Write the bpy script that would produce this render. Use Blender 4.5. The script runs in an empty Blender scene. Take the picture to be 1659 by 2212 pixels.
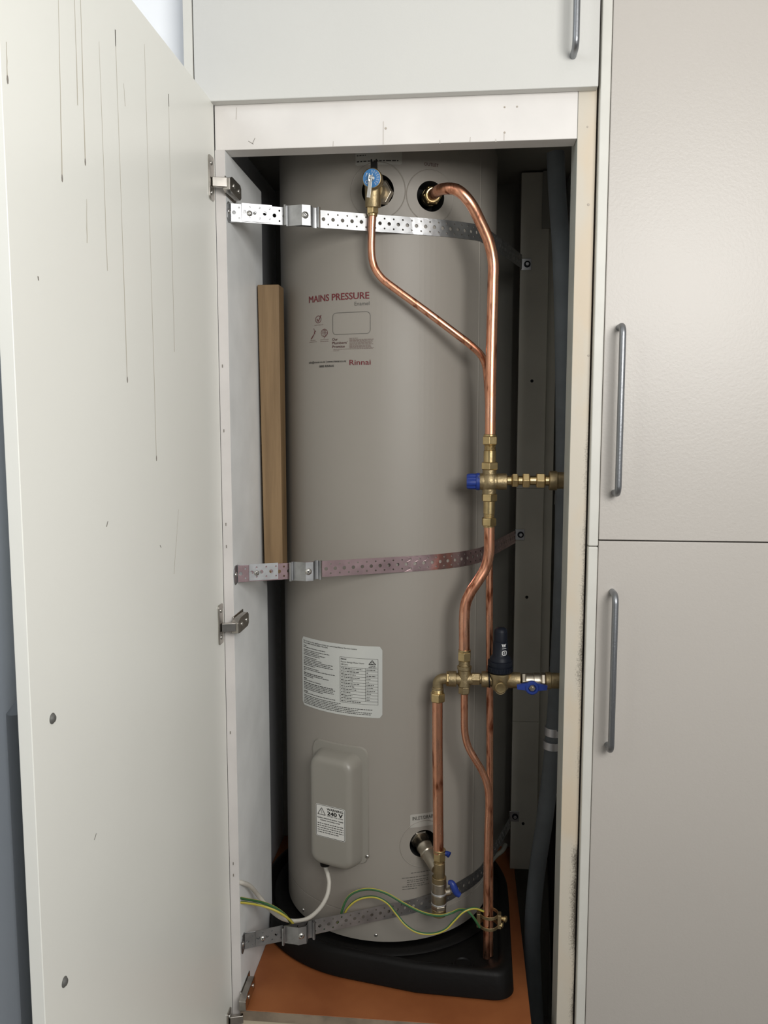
import bpy, bmesh, math, random
from mathutils import Vector, Matrix, geometry
random.seed(7)
PI = math.pi
S = bpy.context.scene
COL = S.collection

# ------------------------------------------------------------ camera
W, H, FPX = 1659, 2212, 1780.0
YAW, PIT = math.radians(5.6), math.radians(6.05)
CAM = Vector((0, 0, 1.5))
cd = bpy.data.cameras.new('camera'); cam = bpy.data.objects.new('camera', cd); COL.objects.link(cam)
cam.location = CAM; cam.rotation_euler = (PI/2 - PIT, 0, YAW)
cd.sensor_fit = 'HORIZONTAL'; cd.sensor_width = 36; cd.lens = 36*FPX/W
cd.clip_start = .02
S.camera = cam

# ------------------------------------------------------------ world, lights, exposure
wd = bpy.data.worlds.new('world'); S.world = wd; wd.use_nodes = True
wd.node_tree.nodes['Background'].inputs[0].default_value = (.93, .97, 1.0, 1)
wd.node_tree.nodes['Background'].inputs[1].default_value = .22
def area(name, loc, target, sx, sy, energy, color):
    l = bpy.data.lights.new(name, 'AREA'); l.shape = 'RECTANGLE'; l.size = sx; l.size_y = sy
    l.energy = energy; l.color = color
    o = bpy.data.objects.new(name, l); COL.objects.link(o); o.location = loc
    o.rotation_euler = (Vector(target)-Vector(loc)).to_track_quat('-Z', 'Y').to_euler()
    return o
area('key_light', (.70, -.36, 1.95), (-.2, 1.4, 1.6), .9, .7, 29, (1, .985, .955))  # unseen area lamp added near the camera as the main light
area('left_wall_light', (-1.2, .2, 2.4), (-1.0, 1.4, 2.1), .6, .6, 6, (.93, .97, 1))  # unseen area lamp aimed at the wall left of the overhead cabinet
S.view_settings.view_transform = 'Standard'; S.view_settings.look = 'None'
S.view_settings.exposure = 0.0; S.view_settings.gamma = 1; S.view_settings.use_curve_mapping = False

# ------------------------------------------------------------ pixel helpers (frame 1659 x 2212)
Fv = Vector((-math.sin(YAW)*math.cos(PIT), math.cos(YAW)*math.cos(PIT), -math.sin(PIT)))
Rv = Vector((math.cos(YAW), math.sin(YAW), 0)); Uv = Rv.cross(Fv)
def ray(x, y): return Rv*((x-829.5)/FPX) - Uv*((y-1106)/FPX) + Fv
def at(x, y, Y): d = ray(x, y); return CAM + d*(Y/d.y)
def atX(x, y, X): d = ray(x, y); return CAM + d*(X/d.x)
def atZ(x, y, Z): d = ray(x, y); return CAM + d*((Z-1.5)/d.z)
def m_per_px(p): return (Vector(p)-CAM).dot(Fv)/FPX
TX, TY, TR = -.1592, 1.713, .2174       # the cylinder
def cyl(x, y, dr=0):
    r = TR+dr; d = ray(x, y); a = d.x**2+d.y**2; b = -2*(d.x*TX+d.y*TY); c = TX*TX+TY*TY-r*r
    q = max(b*b-4*a*c, 0); return CAM + d*((-b-math.sqrt(q))/2/a)
def th_z(x, y):
    p = cyl(x, y); return math.atan2(p.x-TX, TY-p.y), p.z
def on_cyl(th, z, dr=0): return Vector((TX+(TR+dr)*math.sin(th), TY-(TR+dr)*math.cos(th), z))

# ------------------------------------------------------------ materials
def mat(name, col, rough=.5, metal=0, var=0, vscale=8, bump=0, bscale=60, col2=None, spec=.5, coat=0, stretch=None):
    m = bpy.data.materials.new(name); m.use_nodes = True
    nt = m.node_tree; b = nt.nodes['Principled BSDF']
    b.inputs['Base Color'].default_value = (*col, 1); b.inputs['Roughness'].default_value = rough
    b.inputs['Metallic'].default_value = metal; b.inputs['Specular IOR Level'].default_value = spec
    b.inputs['Coat Weight'].default_value = coat
    tc = nt.nodes.new('ShaderNodeTexCoord'); src = tc.outputs['Object']
    if stretch:
        mp = nt.nodes.new('ShaderNodeMapping'); mp.inputs['Scale'].default_value = stretch
        nt.links.new(src, mp.inputs[0]); src = mp.outputs[0]
    if var or col2:
        n = nt.nodes.new('ShaderNodeTexNoise'); n.inputs['Scale'].default_value = vscale; n.inputs['Detail'].default_value = 5
        nt.links.new(src, n.inputs['Vector'])
        r = nt.nodes.new('ShaderNodeValToRGB')
        c2 = col2 or tuple(c*(1-var) for c in col)
        r.color_ramp.elements[0].position = .35; r.color_ramp.elements[1].position = .65
        r.color_ramp.elements[0].color = (*c2, 1); r.color_ramp.elements[1].color = (*col, 1)
        nt.links.new(n.outputs['Fac'], r.inputs[0]); nt.links.new(r.outputs[0], b.inputs['Base Color'])
    if bump:
        n2 = nt.nodes.new('ShaderNodeTexNoise'); n2.inputs['Scale'].default_value = bscale; n2.inputs['Detail'].default_value = 3
        nt.links.new(src, n2.inputs['Vector'])
        bp = nt.nodes.new('ShaderNodeBump'); bp.inputs['Strength'].default_value = bump; bp.inputs['Distance'].default_value = .002
        nt.links.new(n2.outputs['Fac'], bp.inputs['Height']); nt.links.new(bp.outputs[0], b.inputs['Normal'])
    return m
M = {}
M['wall'] = mat('wall_paint', (.90, .92, .95), .8, bump=.05)
M['ceil'] = mat('ceiling_paint', (.88, .88, .87), .85)
M['floor'] = mat('floor_vinyl', (.30, .27, .24), .5, var=.2)
M['door'] = mat('white_melamine_door', (.84, .84, .785), .33, var=.03, vscale=3, bump=.05, bscale=90)
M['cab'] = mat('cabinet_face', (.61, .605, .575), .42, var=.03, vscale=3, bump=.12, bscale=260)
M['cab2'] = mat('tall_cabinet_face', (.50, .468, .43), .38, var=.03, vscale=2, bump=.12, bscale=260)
M['edge'] = mat('cabinet_edge', (.66, .65, .60), .45, var=.05, vscale=20)
M['rail'] = mat('painted_rail', (.76, .73, .70), .45, var=.08, vscale=9, bump=.2, bscale=35)
M['stileL'] = mat('painted_stile', (.66, .63, .61), .5, var=.08, vscale=14, bump=.2, bscale=40)
M['inner'] = mat('inner_panel', (.84, .855, .85), .45, var=.12, vscale=9, bump=.1)
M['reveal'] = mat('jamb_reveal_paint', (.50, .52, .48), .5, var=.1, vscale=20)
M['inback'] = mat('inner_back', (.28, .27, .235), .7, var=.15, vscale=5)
M['board'] = mat('back_board', (.60, .58, .50), .7, var=.12, vscale=6)
M['tank'] = mat('enamelled_steel', (.285, .262, .230), .50, var=.05, vscale=2.5, bump=.03, bscale=25, spec=.5)
M['cover'] = mat('cover_plastic', (.27, .255, .222), .38, var=.03)
M['foam'] = mat('black_foam', (.012, .012, .012), .9)
M['black'] = mat('black_plastic', (.004, .0036, .0034), .55, bump=.2, bscale=120, spec=.22)
M['zinc'] = mat('galvanised_steel', (.48, .485, .49), .42, 1, var=.3, vscale=35, bump=.12, bscale=50)
M['zinc_pinkrefl'] = mat('galvanised_steel_pink_reflection', (.70, .50, .51), .26, 1, var=.22, vscale=30, bump=.12, bscale=50)  # pink reflection put into the base metal colour
M['nickel'] = mat('hinge_nickel', (.50, .47, .43), .24, 1, var=.25, vscale=60)
M['chrome'] = mat('chrome', (.60, .59, .56), .30, 1)
M['steel'] = mat('brushed_handle', (.29, .30, .315), .42, 1, bump=.1, bscale=300)
M['brass'] = mat('brass', (.62, .47, .24), .30, 1, var=.25, vscale=50, bump=.1, bscale=160)
M['brassd'] = mat('dull_cast_brass', (.42, .33, .19), .48, 1, var=.3, vscale=40, bump=.3, bscale=220)
M['nick2'] = mat('nickel_plated_brass', (.50, .45, .37), .36, 1, var=.25, vscale=60, bump=.1, bscale=160)
M['blue'] = mat('blue_plastic', (.012, .035, .21), .4)
M['bluelid'] = mat('blue_cap_print', (.05, .20, .46), .4)
M['navy'] = mat('navy_plastic', (.006, .008, .014), .5, spec=.25)
M['grey'] = mat('grey_foam_lagging', (.13, .15, .165), .75, bump=.25, bscale=70, var=.25, vscale=12)
M['tape'] = mat('foil_tape', (.55, .56, .58), .4, .8)
M['white'] = mat('white_cable', (.56, .53, .47), .5, var=.1, vscale=30)
M['green'] = mat('green_insulation', (.035, .12, .045), .42)
M['yellow'] = mat('yellow_insulation', (.50, .42, .07), .42)
M['red'] = mat('red_print', (.15, .02, .026), .5)
M['dred'] = mat('maroon_print', (.11, .035, .035), .5)
M['ink'] = mat('black_print', (.03, .028, .026), .6)
M['inkg'] = mat('grey_print', (.09, .085, .075), .6)
M['inkl'] = mat('faint_print', (.15, .105, .09), .6)
M['wprint'] = mat('white_print', (.75, .75, .75), .6)
M['sticker'] = mat('silver_sticker', (.60, .61, .58), .33, .25)
M['clearlab'] = mat('clear_label', (.41, .395, .36), .25, spec=.7)
M['wsticker'] = mat('label_white', (.66, .655, .62), .35)
M['fridge'] = mat('appliance_steel', (.42, .46, .51), .3)
M['stain'] = mat('brown_run', (.52, .48, .40), .5)
M['stain2'] = mat('dark_scuff', (.22, .20, .175), .6)
M['raw'] = mat('raw_edge', (.30, .235, .17), .7, var=.35, vscale=30)
M['pale'] = mat('pale_pine', (.62, .54, .40), .6, var=.1, stretch=(1, 8, 8))

def copper():
    m = mat('copper_pipe', (.78, .37, .23), .25, 1, bump=.05, bscale=50)
    nt = m.node_tree; b = nt.nodes['Principled BSDF']
    tc = nt.nodes['Texture Coordinate']
    mp = nt.nodes.new('ShaderNodeMapping'); mp.inputs['Scale'].default_value = (1, 1, .22)
    nt.links.new(tc.outputs['Object'], mp.inputs[0])
    n = nt.nodes.new('ShaderNodeTexNoise'); n.inputs['Scale'].default_value = 110; n.inputs['Detail'].default_value = 4
    nt.links.new(mp.outputs[0], n.inputs['Vector'])
    r = nt.nodes.new('ShaderNodeValToRGB'); e = r.color_ramp.elements
    e[0].position = .30; e[0].color = (.22, .07, .035, 1); e[1].position = .46; e[1].color = (.76, .36, .225, 1)
    x = e.new(.72); x.color = (.84, .46, .31, 1)
    nt.links.new(n.outputs['Fac'], r.inputs[0]); nt.links.new(r.outputs[0], b.inputs['Base Color'])
    rr = nt.nodes.new('ShaderNodeMapRange'); rr.inputs['From Min'].default_value = .3; rr.inputs['From Max'].default_value = .7
    rr.inputs['To Min'].default_value = .42; rr.inputs['To Max'].default_value = .22
    nt.links.new(n.outputs['Fac'], rr.inputs[0]); nt.links.new(rr.outputs[0], b.inputs['Roughness'])
    return m
M['copper'] = copper()

def wood(name, c1, c2, stretch, scale=18, rough=.6):
    return mat(name, c1, rough, var=.4, vscale=scale, col2=c2, stretch=stretch, bump=.15, bscale=60)
M['timber'] = wood('pine_offcut', (.25, .16, .078), (.17, .105, .048), (6, 3, .35), 12)
M['mdf'] = mat('stained_platform', (.34, .115, .036), .55, var=.3, vscale=7, col2=(.25, .075, .022), bump=.1)

def stile_mat():                        # beige jamb with speckled black mould along its right edge
    m = mat('mouldy_jamb', (.64, .57, .47), .55, bump=.15, bscale=60)
    nt = m.node_tree; b = nt.nodes['Principled BSDF']; L = nt.links
    tc = nt.nodes['Texture Coordinate']
    sp = nt.nodes.new('ShaderNodeSeparateXYZ'); L.new(tc.outputs['Object'], sp.inputs[0])
    def mr(src, a, b_, c=0, d=1):
        n = nt.nodes.new('ShaderNodeMapRange'); L.new(src, n.inputs[0])
        n.inputs[1].default_value = a; n.inputs[2].default_value = b_; n.inputs[3].default_value = c; n.inputs[4].default_value = d
        return n.outputs[0]
    def mth(op, a, b_=None):
        n = nt.nodes.new('ShaderNodeMath'); n.operation = op; n.use_clamp = False
        for i, v in enumerate((a, b_)):
            if v is None: continue
            if isinstance(v, (int, float)): n.inputs[i].default_value = v
            else: L.new(v, n.inputs[i])
        return n.outputs[0]
    n1 = nt.nodes.new('ShaderNodeTexNoise'); n1.inputs['Scale'].default_value = 420; n1.inputs['Detail'].default_value = 6
    L.new(tc.outputs['Object'], n1.inputs['Vector'])
    mp = nt.nodes.new('ShaderNodeMapping'); mp.inputs['Scale'].default_value = (1.5, 1, .5); L.new(tc.outputs['Object'], mp.inputs[0])
    n2 = nt.nodes.new('ShaderNodeTexNoise'); n2.inputs['Scale'].default_value = 16; L.new(mp.outputs[0], n2.inputs['Vector'])
    edge = mth('POWER', mr(sp.outputs['X'], .282, .3078), 1.6)     # object space: cupboard origin is at x = -.11
    low = mth('MULTIPLY', mr(sp.outputs['Z'], 1.75, 1.0, .25, 1.0), mr(sp.outputs['Z'], .45, .75, .7, 1.0))
    amt = mth('MULTIPLY', mth('MULTIPLY', edge, low), mr(n2.outputs['Fac'], .36, .70, .10, 1.0))
    fac = mth('ADD', mth('MULTIPLY', amt, .62), mth('MULTIPLY', n1.outputs['Fac'], .55))
    msk = mr(fac, .50, .78)
    mx = nt.nodes.new('ShaderNodeMix'); mx.data_type = 'RGBA'; L.new(msk, mx.inputs['Factor'])
    base = nt.nodes.new('ShaderNodeValToRGB'); be = base.color_ramp.elements
    be[0].position = .38; be[0].color = (.61, .52, .40, 1); be[1].position = .62; be[1].color = (.59, .54, .455, 1)
    L.new(n2.outputs['Fac'], base.inputs[0]); L.new(base.outputs[0], mx.inputs['A'])
    mx.inputs['B'].default_value = (.10, .085, .065, 1); L.new(mx.outputs['Result'], b.inputs['Base Color'])
    return m
M['jamb'] = stile_mat()

# ------------------------------------------------------------ mesh helpers
class MB:
    def __init__(s): s.v = []; s.f = []; s.m = []
    def add(s, vs, fs, mi=0):
        o = len(s.v); s.v += [tuple(v) for v in vs]
        for f in fs: s.f.append([i+o for i in f]); s.m.append(mi)
    def box(s, x0, x1, y0, y1, z0, z1, mi=0, T=None):
        vs = [Vector((x, y, z)) for z in (z0, z1) for y in (y0, y1) for x in (x0, x1)]
        if T: vs = [T @ v for v in vs]
        s.add(vs, [(0, 2, 3, 1), (4, 5, 7, 6), (0, 1, 5, 4), (2, 6, 7, 3), (0, 4, 6, 2), (1, 3, 7, 5)], mi)
    def lathe(s, org, dr, prof, seg=28, mi=0, phase=0, cap=True):
        org = Vector(org); d = Vector(dr).normalized()
        a = d.orthogonal() if abs(d.z) < .999 else Vector((1, 0, 0))
        if abs(d.z) < .999: a = Vector((0, 0, 1)) - d*d.z; a.normalize()
        b = d.cross(a); vs = []; fs = []
        for t, r in prof:
            for k in range(seg):
                an = 2*PI*k/seg+phase; vs.append(org+d*t+(a*math.cos(an)+b*math.sin(an))*r)
        n = len(prof)
        for i in range(n-1):
            for k in range(seg):
                k2 = (k+1) % seg; fs.append((i*seg+k, i*seg+k2, (i+1)*seg+k2, (i+1)*seg+k))
        if cap: fs.append(tuple(range(seg))[::-1]); fs.append(tuple((n-1)*seg+k for k in range(seg)))
        s.add(vs, fs, mi)
    def nut(s, org, dr, t0, t1, r, mi=0, phase=PI/6):
        c = min(.12*r, (t1-t0)*.2)
        s.lathe(org, dr, [(t0, r*.9), (t0+c, r*1.02), (t1-c, r*1.02), (t1, r*.9)], 6, mi, phase)
    def sphere(s, c, r, seg=16, mi=0, sq=(1, 1, 1)):
        c = Vector(c); vs = []; fs = []; n = seg//2
        for i in range(1, n):
            for k in range(seg):
                a = PI*i/n; b = 2*PI*k/seg
                vs.append(c+Vector((r*sq[0]*math.sin(a)*math.cos(b), r*sq[1]*math.sin(a)*math.sin(b), r*sq[2]*math.cos(a))))
        for i in range(n-2):
            for k in range(seg): k2 = (k+1) % seg; fs.append((i*seg+k, (i+1)*seg+k, (i+1)*seg+k2, i*seg+k2))
        t = len(vs); vs += [c+Vector((0, 0, r*sq[2])), c-Vector((0, 0, r*sq[2]))]
        for k in range(seg): k2 = (k+1) % seg; fs.append((t, k, k2)); fs.append((t+1, (n-2)*seg+k2, (n-2)*seg+k))
        s.add(vs, fs, mi)
    def tube(s, pts, r, seg=16, mi=0, mfun=None, cap=True):
        pts = [Vector(p) for p in pts]; n = len(pts); rings = []
        t = (pts[1]-pts[0]).normalized(); a = t.orthogonal().normalized()
        for i in range(n):
            t = (pts[min(i+1, n-1)]-pts[max(i-1, 0)]).normalized()
            a = (a-t*a.dot(t)).normalized(); b = t.cross(a)
            rr = r(i/(n-1)) if callable(r) else r
            rings.append([pts[i]+(a*math.cos(2*PI*k/seg)+b*math.sin(2*PI*k/seg))*rr for k in range(seg)])
        o = len(s.v); s.v += [tuple(v) for rg in rings for v in rg]
        for i in range(n-1):
            for k in range(seg):
                k2 = (k+1) % seg
                s.f.append([o+i*seg+k, o+i*seg+k2, o+(i+1)*seg+k2, o+(i+1)*seg+k]); s.m.append(mfun(k, seg) if mfun else mi)
        if cap:
            s.f.append([o+k for k in range(seg)][::-1]); s.m.append(mi); s.f.append([o+(n-1)*seg+k for k in range(seg)]); s.m.append(mi)
    def prism(s, poly, ax, h0, h1, mi=0):       # poly 2D outline extruded along axis 'x','y' or 'z'
        def P(u, v, h): return {'z': (u, v, h), 'y': (u, h, v), 'x': (h, u, v)}[ax]
        n = len(poly); vs = [P(u, v, h0) for u, v in poly]+[P(u, v, h1) for u, v in poly]
        fs = [tuple(range(n))[::-1], tuple(range(n, 2*n))]+[(i, (i+1) % n, n+(i+1) % n, n+i) for i in range(n)]
        s.add(vs, fs, mi)
    def build(s, name, mats, parent=None, smooth=40, bevel=0, bseg=2):
        me = bpy.data.meshes.new(name); me.from_pydata(s.v, [], s.f)
        if not isinstance(mats, (list, tuple)): mats = [mats]
        for x in mats: me.materials.append(x)
        for p, i in zip(me.polygons, s.m): p.material_index = i
        bm = bmesh.new(); bm.from_mesh(me); bmesh.ops.recalc_face_normals(bm, faces=bm.faces); bm.to_mesh(me); bm.free()
        if smooth:
            me.shade_smooth(); me.set_sharp_from_angle(angle=math.radians(smooth))
        o = bpy.data.objects.new(name, me); COL.objects.link(o)
        if parent is not None:
            o.parent = parent
            loc = Vector(parent.location); q = parent
            while q.parent is not None: q = q.parent; loc += Vector(q.location)
            me.transform(Matrix.Translation(-loc)) if loc.length > 0 else None
        if bevel:
            b = o.modifiers.new('bevel', 'BEVEL'); b.width = bevel; b.segments = bseg; b.limit_method = 'ANGLE'; b.angle_limit = math.radians(35)
            b.harden_normals = True
        return o
def tag(o, label=None, cat=None, group=None, kind=None):
    if label: o['label'] = label
    if cat: o['category'] = cat
    if group: o['group'] = group
    if kind: o['kind'] = kind
    return o
def thing(name, label, cat, loc=(0, 0, 0), group=None):
    o = bpy.data.objects.new(name, None); COL.objects.link(o); o.location = loc; o.empty_display_size = .05
    return tag(o, label, cat, group)
def catmull(P, n=10):
    P = [Vector(p) for p in P]; Q = [P[0]*2-P[1]]+P+[P[-1]*2-P[-2]]; out = []
    for i in range(1, len(Q)-2):
        p0, p1, p2, p3 = Q[i-1:i+3]
        # centripetal-like damping through chord scaled tangents
        d = (p2-p1).length
        m1 = (p2-p0)/max((p2-p0).length, 1e-9)*d; m2 = (p3-p1)/max((p3-p1).length, 1e-9)*d
        for k in range(n):
            t = k/n; t2 = t*t; t3 = t2*t
            out.append(p1*(2*t3-3*t2+1)+m1*(t3-2*t2+t)+p2*(-2*t3+3*t2)+m2*(t3-t2))
    out.append(P[-1]); return out
def pxpath(L, n=10): return catmull([at(*p) for p in L], n)
def screw(p, d, r, parent, name='screw', m=None):
    b = MB(); d = Vector(d).normalized()
    b.lathe(Vector(p)-d*.001, d, [(0, r), (.001, r), (.0022, r*.85), (.003, r*.45), (.0022, r*.34)], 16)
    a = d.orthogonal().normalized(); c = d.cross(a)
    for q in (a, c):
        w = d.cross(q); o = Vector(p)+d*.0022
        b.add([o+q*r*.42+w*r*.07, o-q*r*.42+w*r*.07, o-q*r*.42-w*r*.07, o+q*r*.42-w*r*.07], [(0, 1, 2, 3)], 1)
    return b.build(name, [m or M['chrome'], M['ink']], parent)

# ------------------------------------------------------------ text helpers
def text_mesh(txt, bold=0.0):
    c = bpy.data.curves.new('t', 'FONT'); c.body = txt; c.size = 1; c.resolution_u = 3
    o = bpy.data.objects.new('t', c); COL.objects.link(o)
    dg = bpy.context.evaluated_depsgraph_get(); dg.update()
    me = bpy.data.meshes.new_from_object(o.evaluated_get(dg))
    vs = [Vector(v.co) for v in me.vertices]; fs = [list(p.vertices) for p in me.polygons]
    bpy.data.objects.remove(o); bpy.data.curves.remove(c); bpy.data.meshes.remove(me)
    if bold > .004:                      # heavier strokes: the same outline laid down again, shifted by a hair
        n = len(vs); base_v, base_f = list(vs), list(fs)
        for k, (dx, dy) in enumerate(((bold, 0), (-bold, 0), (0, bold*.7), (0, -bold*.7)), 1):
            vs += [v+Vector((dx, dy, 0)) for v in base_v]; fs += [[i+n*k for i in f] for f in base_f]
    x0 = min(v.x for v in vs); x1 = max(v.x for v in vs)
    return [((v.x-x0)/(x1-x0), v.y/.72) for v in vs], fs
def cyl_text(b, txt, p0, p1, hpx, bold=.0, mi=0, dr=.0006):
    """text on the cylinder, baseline from pixel p0 to pixel p1, capital height hpx"""
    uv, fs = text_mesh(txt, bold)
    t0, z0 = th_z(*p0); t1, z1 = th_z(*p1); z = (z0+z1)/2
    h = hpx*m_per_px(cyl((p0[0]+p1[0])/2, p0[1]))
    b.add([on_cyl(t0+(t1-t0)*u, z+v*h, dr) for u, v in uv], fs, mi)
def fine(b, place, u0, u1, v, h, mi=0, fill=.92, word=9):
    """one line of print too small to read: irregular dashes"""
    u = u0; end = u0+(u1-u0)*fill
    while u < end:
        w = random.uniform(.3, 1)*word*h*.34; w = min(w, end-u)
        b.add([place(u, v-h*.22), place(u+w, v-h*.22), place(u+w, v+h*.22), place(u, v+h*.22)], [(0, 1, 2, 3)], mi)
        u += w+h*.4

# ============================================================ THE SETTING
b = MB(); b.box(-2.4, 2.2, 2.02, 2.1, 0, 2.7); tag(b.build('wall_back', M['wall']), 'bright white plaster wall behind the cabinets', kind='structure')
b = MB(); b.box(-2.4, 2.2, -2.6, 2.1, -.1, 0); tag(b.build('floor', M['floor']), 'room floor below the cabinets', kind='structure')
b = MB(); b.box(-2.4, 2.2, -2.6, 2.1, 2.7, 2.8); tag(b.build('ceiling', M['ceil']), 'white ceiling above the cabinets', kind='structure')
b = MB(); b.box(-2.5, -2.4, -2.6, 2.1, 0, 2.7); tag(b.build('wall_left', M['wall']), 'white side wall on the left', kind='structure')
b = MB(); b.box(2.2, 2.3, -2.6, 2.1, 0, 2.7); tag(b.build('wall_right', M['wall']), 'white side wall on the right', kind='structure')
b = MB(); b.box(-1.6, -.4535, 1.40, 2.0, 0, 2.7); tag(b.build('wall_front', M['wall']), 'bright white wall left of the overhead cabinet', kind='structure')

# ============================================================ CUPBOARD
cup = thing('hot_water_cupboard', 'white built-in cupboard standing open around the grey water cylinder', 'cupboard', (-.11, 1.7, 0))
FY = 1.36
b = MB(); b.box(-.4085, -.3925, FY, 1.60, .30, 1.9428); b.build('side_panel', M['inner'], cup, bevel=.0006)
b = MB(); b.box(-.4093, -.3925, FY-.0015, FY, .30, 1.943); b.build('stile', M['stileL'], cup, bevel=.0003)
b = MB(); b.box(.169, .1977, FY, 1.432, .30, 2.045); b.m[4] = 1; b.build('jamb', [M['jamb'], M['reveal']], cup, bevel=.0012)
b = MB(); b.box(-.4093, .1688, FY+.0005, 1.397, 1.943, 2.02); b.build('top_rail', M['rail'], cup, bevel=.0012)
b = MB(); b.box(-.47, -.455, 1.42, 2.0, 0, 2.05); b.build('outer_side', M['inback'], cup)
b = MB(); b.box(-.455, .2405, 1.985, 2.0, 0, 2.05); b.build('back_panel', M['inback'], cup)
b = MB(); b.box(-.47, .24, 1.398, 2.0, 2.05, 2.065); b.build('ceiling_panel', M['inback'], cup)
b = MB(); b.box(.225, .24, 1.433, 1.985, 0, 2.05); b.build('right_side_panel', M['inner'], cup)
b = MB(); b.box(.1985, .225, 1.405, 1.432, 0, 2.05); b.build('side_filler', M['board'], cup)
# vertical backing board that carries the strap brackets, in lengths with visible joints
b = MB()
for z0, z1 in ((.45, .812), (.8125, 1.3565), (1.357, 2.045)): b.box(.1165, .178, 1.88, 1.90, z0, z1)
b.build('backing_board', M['board'], cup, bevel=.0008)
b = MB(); b.box(.179, .200, 1.90, 1.915, .45, 1.94); b.build('backing_batten', M['board'], cup, bevel=.0006)
b = MB(); b.box(.162, .20, 1.872, 1.879, 1.925, 2.045); b.build('cover_strip', M['inback'], cup)
b = MB()
for x, y in ((1149, 823), (1138, 1290), (1130, 1779)):
    p = at(x, y, 1.8795); b.lathe(p, (0, -1, 0), [(0, .0035), (.0006, .0035), (.0007, .002)], 10)
tag(b.build('screw_hole', M['foam'], cup), kind='stuff')
# chips, nail heads and paint runs on the rail and jamb
b = MB()
for x, y0, y1 in ((828, 262, 312), (720, 305, 316), (950, 302, 310), (1016, 296, 306), (1071, 300, 306), (1089, 287, 303), (511, 232, 258)):
    p = at(x, y0, FY); q = at(x+random.uniform(-1, 1), y1, FY)
    b.add([(p.x-.0007, FY+.0002, p.z), (p.x+.0007, FY+.0002, p.z), (q.x+.0007, FY+.0002, q.z), (q.x-.0007, FY+.0002, q.z)], [(0, 1, 2, 3)])
tag(b.build('paint_run', mat('rail_run', (.56, .52, .48), .5), cup), kind='stuff')
b = MB()
for x, y, r in ((833, 277, .002), (1090, 231, .0016), (1117, 230, .0016), (1090, 286, .0018), (1269, 274, .0018), (1271, 442, .0025), (1271, 768, .0022)):
    p = at(x, y, FY); b.lathe((p.x, FY+.0008, p.z), (0, -1, 0), [(0, r), (.0012, r*.8), (.0016, r*.3)], 10)
tag(b.build('nail_head', mat('nail_paint', (.45, .40, .34), .5), cup), kind='stuff')
b = MB()
for x, y, a in ((548, 304, 1.1), (542, 308, 2.6)):
    p = at(x, y, FY); d = Vector((math.cos(a), 0, math.sin(a)))*.005; n = Vector((-d.z, 0, d.x))*.08
    q = Vector((p.x, FY+.0002, p.z)); b.add([q-d-n, q+d-n, q+d+n, q-d+n], [(0, 1, 2, 3)])
for y in (790, 930, 1132, 1180, 1582, 1865, 1890):
    xx = 485+(y-338)*.0216-14; p = at(xx, y, FY-.002); b.box(p.x-.0009, p.x+.0006, FY-.0022, FY-.0018, p.z-.003, p.z+.002)
tag(b.build('scuff', M['stain2'], cup), kind='stuff')
# the door, swung open a right angle toward the viewer
b = MB(); b.box(-.4235, -.4095, .725, 1.358, .40, 2.015)
door = b.build('door', M['door'], cup, bevel=.001)
b = MB(); DX = -.4094
def smear(x0, y0, x1, y1, w, blob):
    p = atX(x0, y0, -.41); q = atX(x1, y1, -.41); n = 6; vs = []; fs = []
    for i in range(n+1):
        t = i/n; y = p.y+(q.y-p.y)*t+random.uniform(-.0004, .0004); z = p.z+(q.z-p.z)*t; ww = w*(.6+.5*t)*random.uniform(.8, 1.2)
        vs += [(DX, y-ww, z), (DX, y+ww, z)]
    for i in range(n): fs.append((2*i, 2*i+1, 2*i+3, 2*i+2))
    b.add(vs, fs, 0)
    if blob: b.sphere((DX, q.y, q.z), .0016, 8, 1, (.3, 1, 2.6))
for a in ((125, 0, 133, 385, .0009, 1), (160, 0, 167, 228, .0009, 0), (173, 0, 183, 350, .0010, 1), (248, 65, 274, 820, .0008, 1), (311, 95, 337, 990, .0007, 1),
          (363, 205, 376, 760, .0008, 0), (12, 90, 15, 172, .0008, 1), (213, 90, 231, 585, .0006, 0), (266, 180, 270, 230, .0007, 0), (186, 430, 187, 525, .0008, 0), (385, 1100, 375, 1240, .0006, 0)):
    smear(*a)
tag(b.build('stain_run', [M['stain'], M['stain2']], door), kind='stuff')
b = MB()
for x0, y0, x1, y1 in ((229, 1138, 232, 1126), (203, 1814, 207, 1800), (81, 597, 82, 606), (345, 1178, 347, 1183), (248, 64, 249, 100), (363, 203, 364, 230)):
    p = atX(x0, y0, -.41); q = atX(x1, y1, -.41); b.add([(DX, p.y-.0012, p.z), (DX, p.y+.0012, p.z), (DX, q.y+.001, q.z), (DX, q.y-.001, q.z)], [(0, 1, 2, 3)])
tag(b.build('scratch', M['stain2'], door), kind='stuff')
for x, y in ((113, 1552), (139, 2121)):
    p = atX(x, y, DX); b = MB()
    b.lathe((DX-.0005, p.y, p.z), (1, 0, 0), [(0, .0056), (.0010, .0056), (.0016, .0048), (.0030, .0036), (.0036, .002)], 20)
    b.build('door_buffer', mat('grey_plug', (.17, .17, .16), .45, .5), door)
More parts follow.
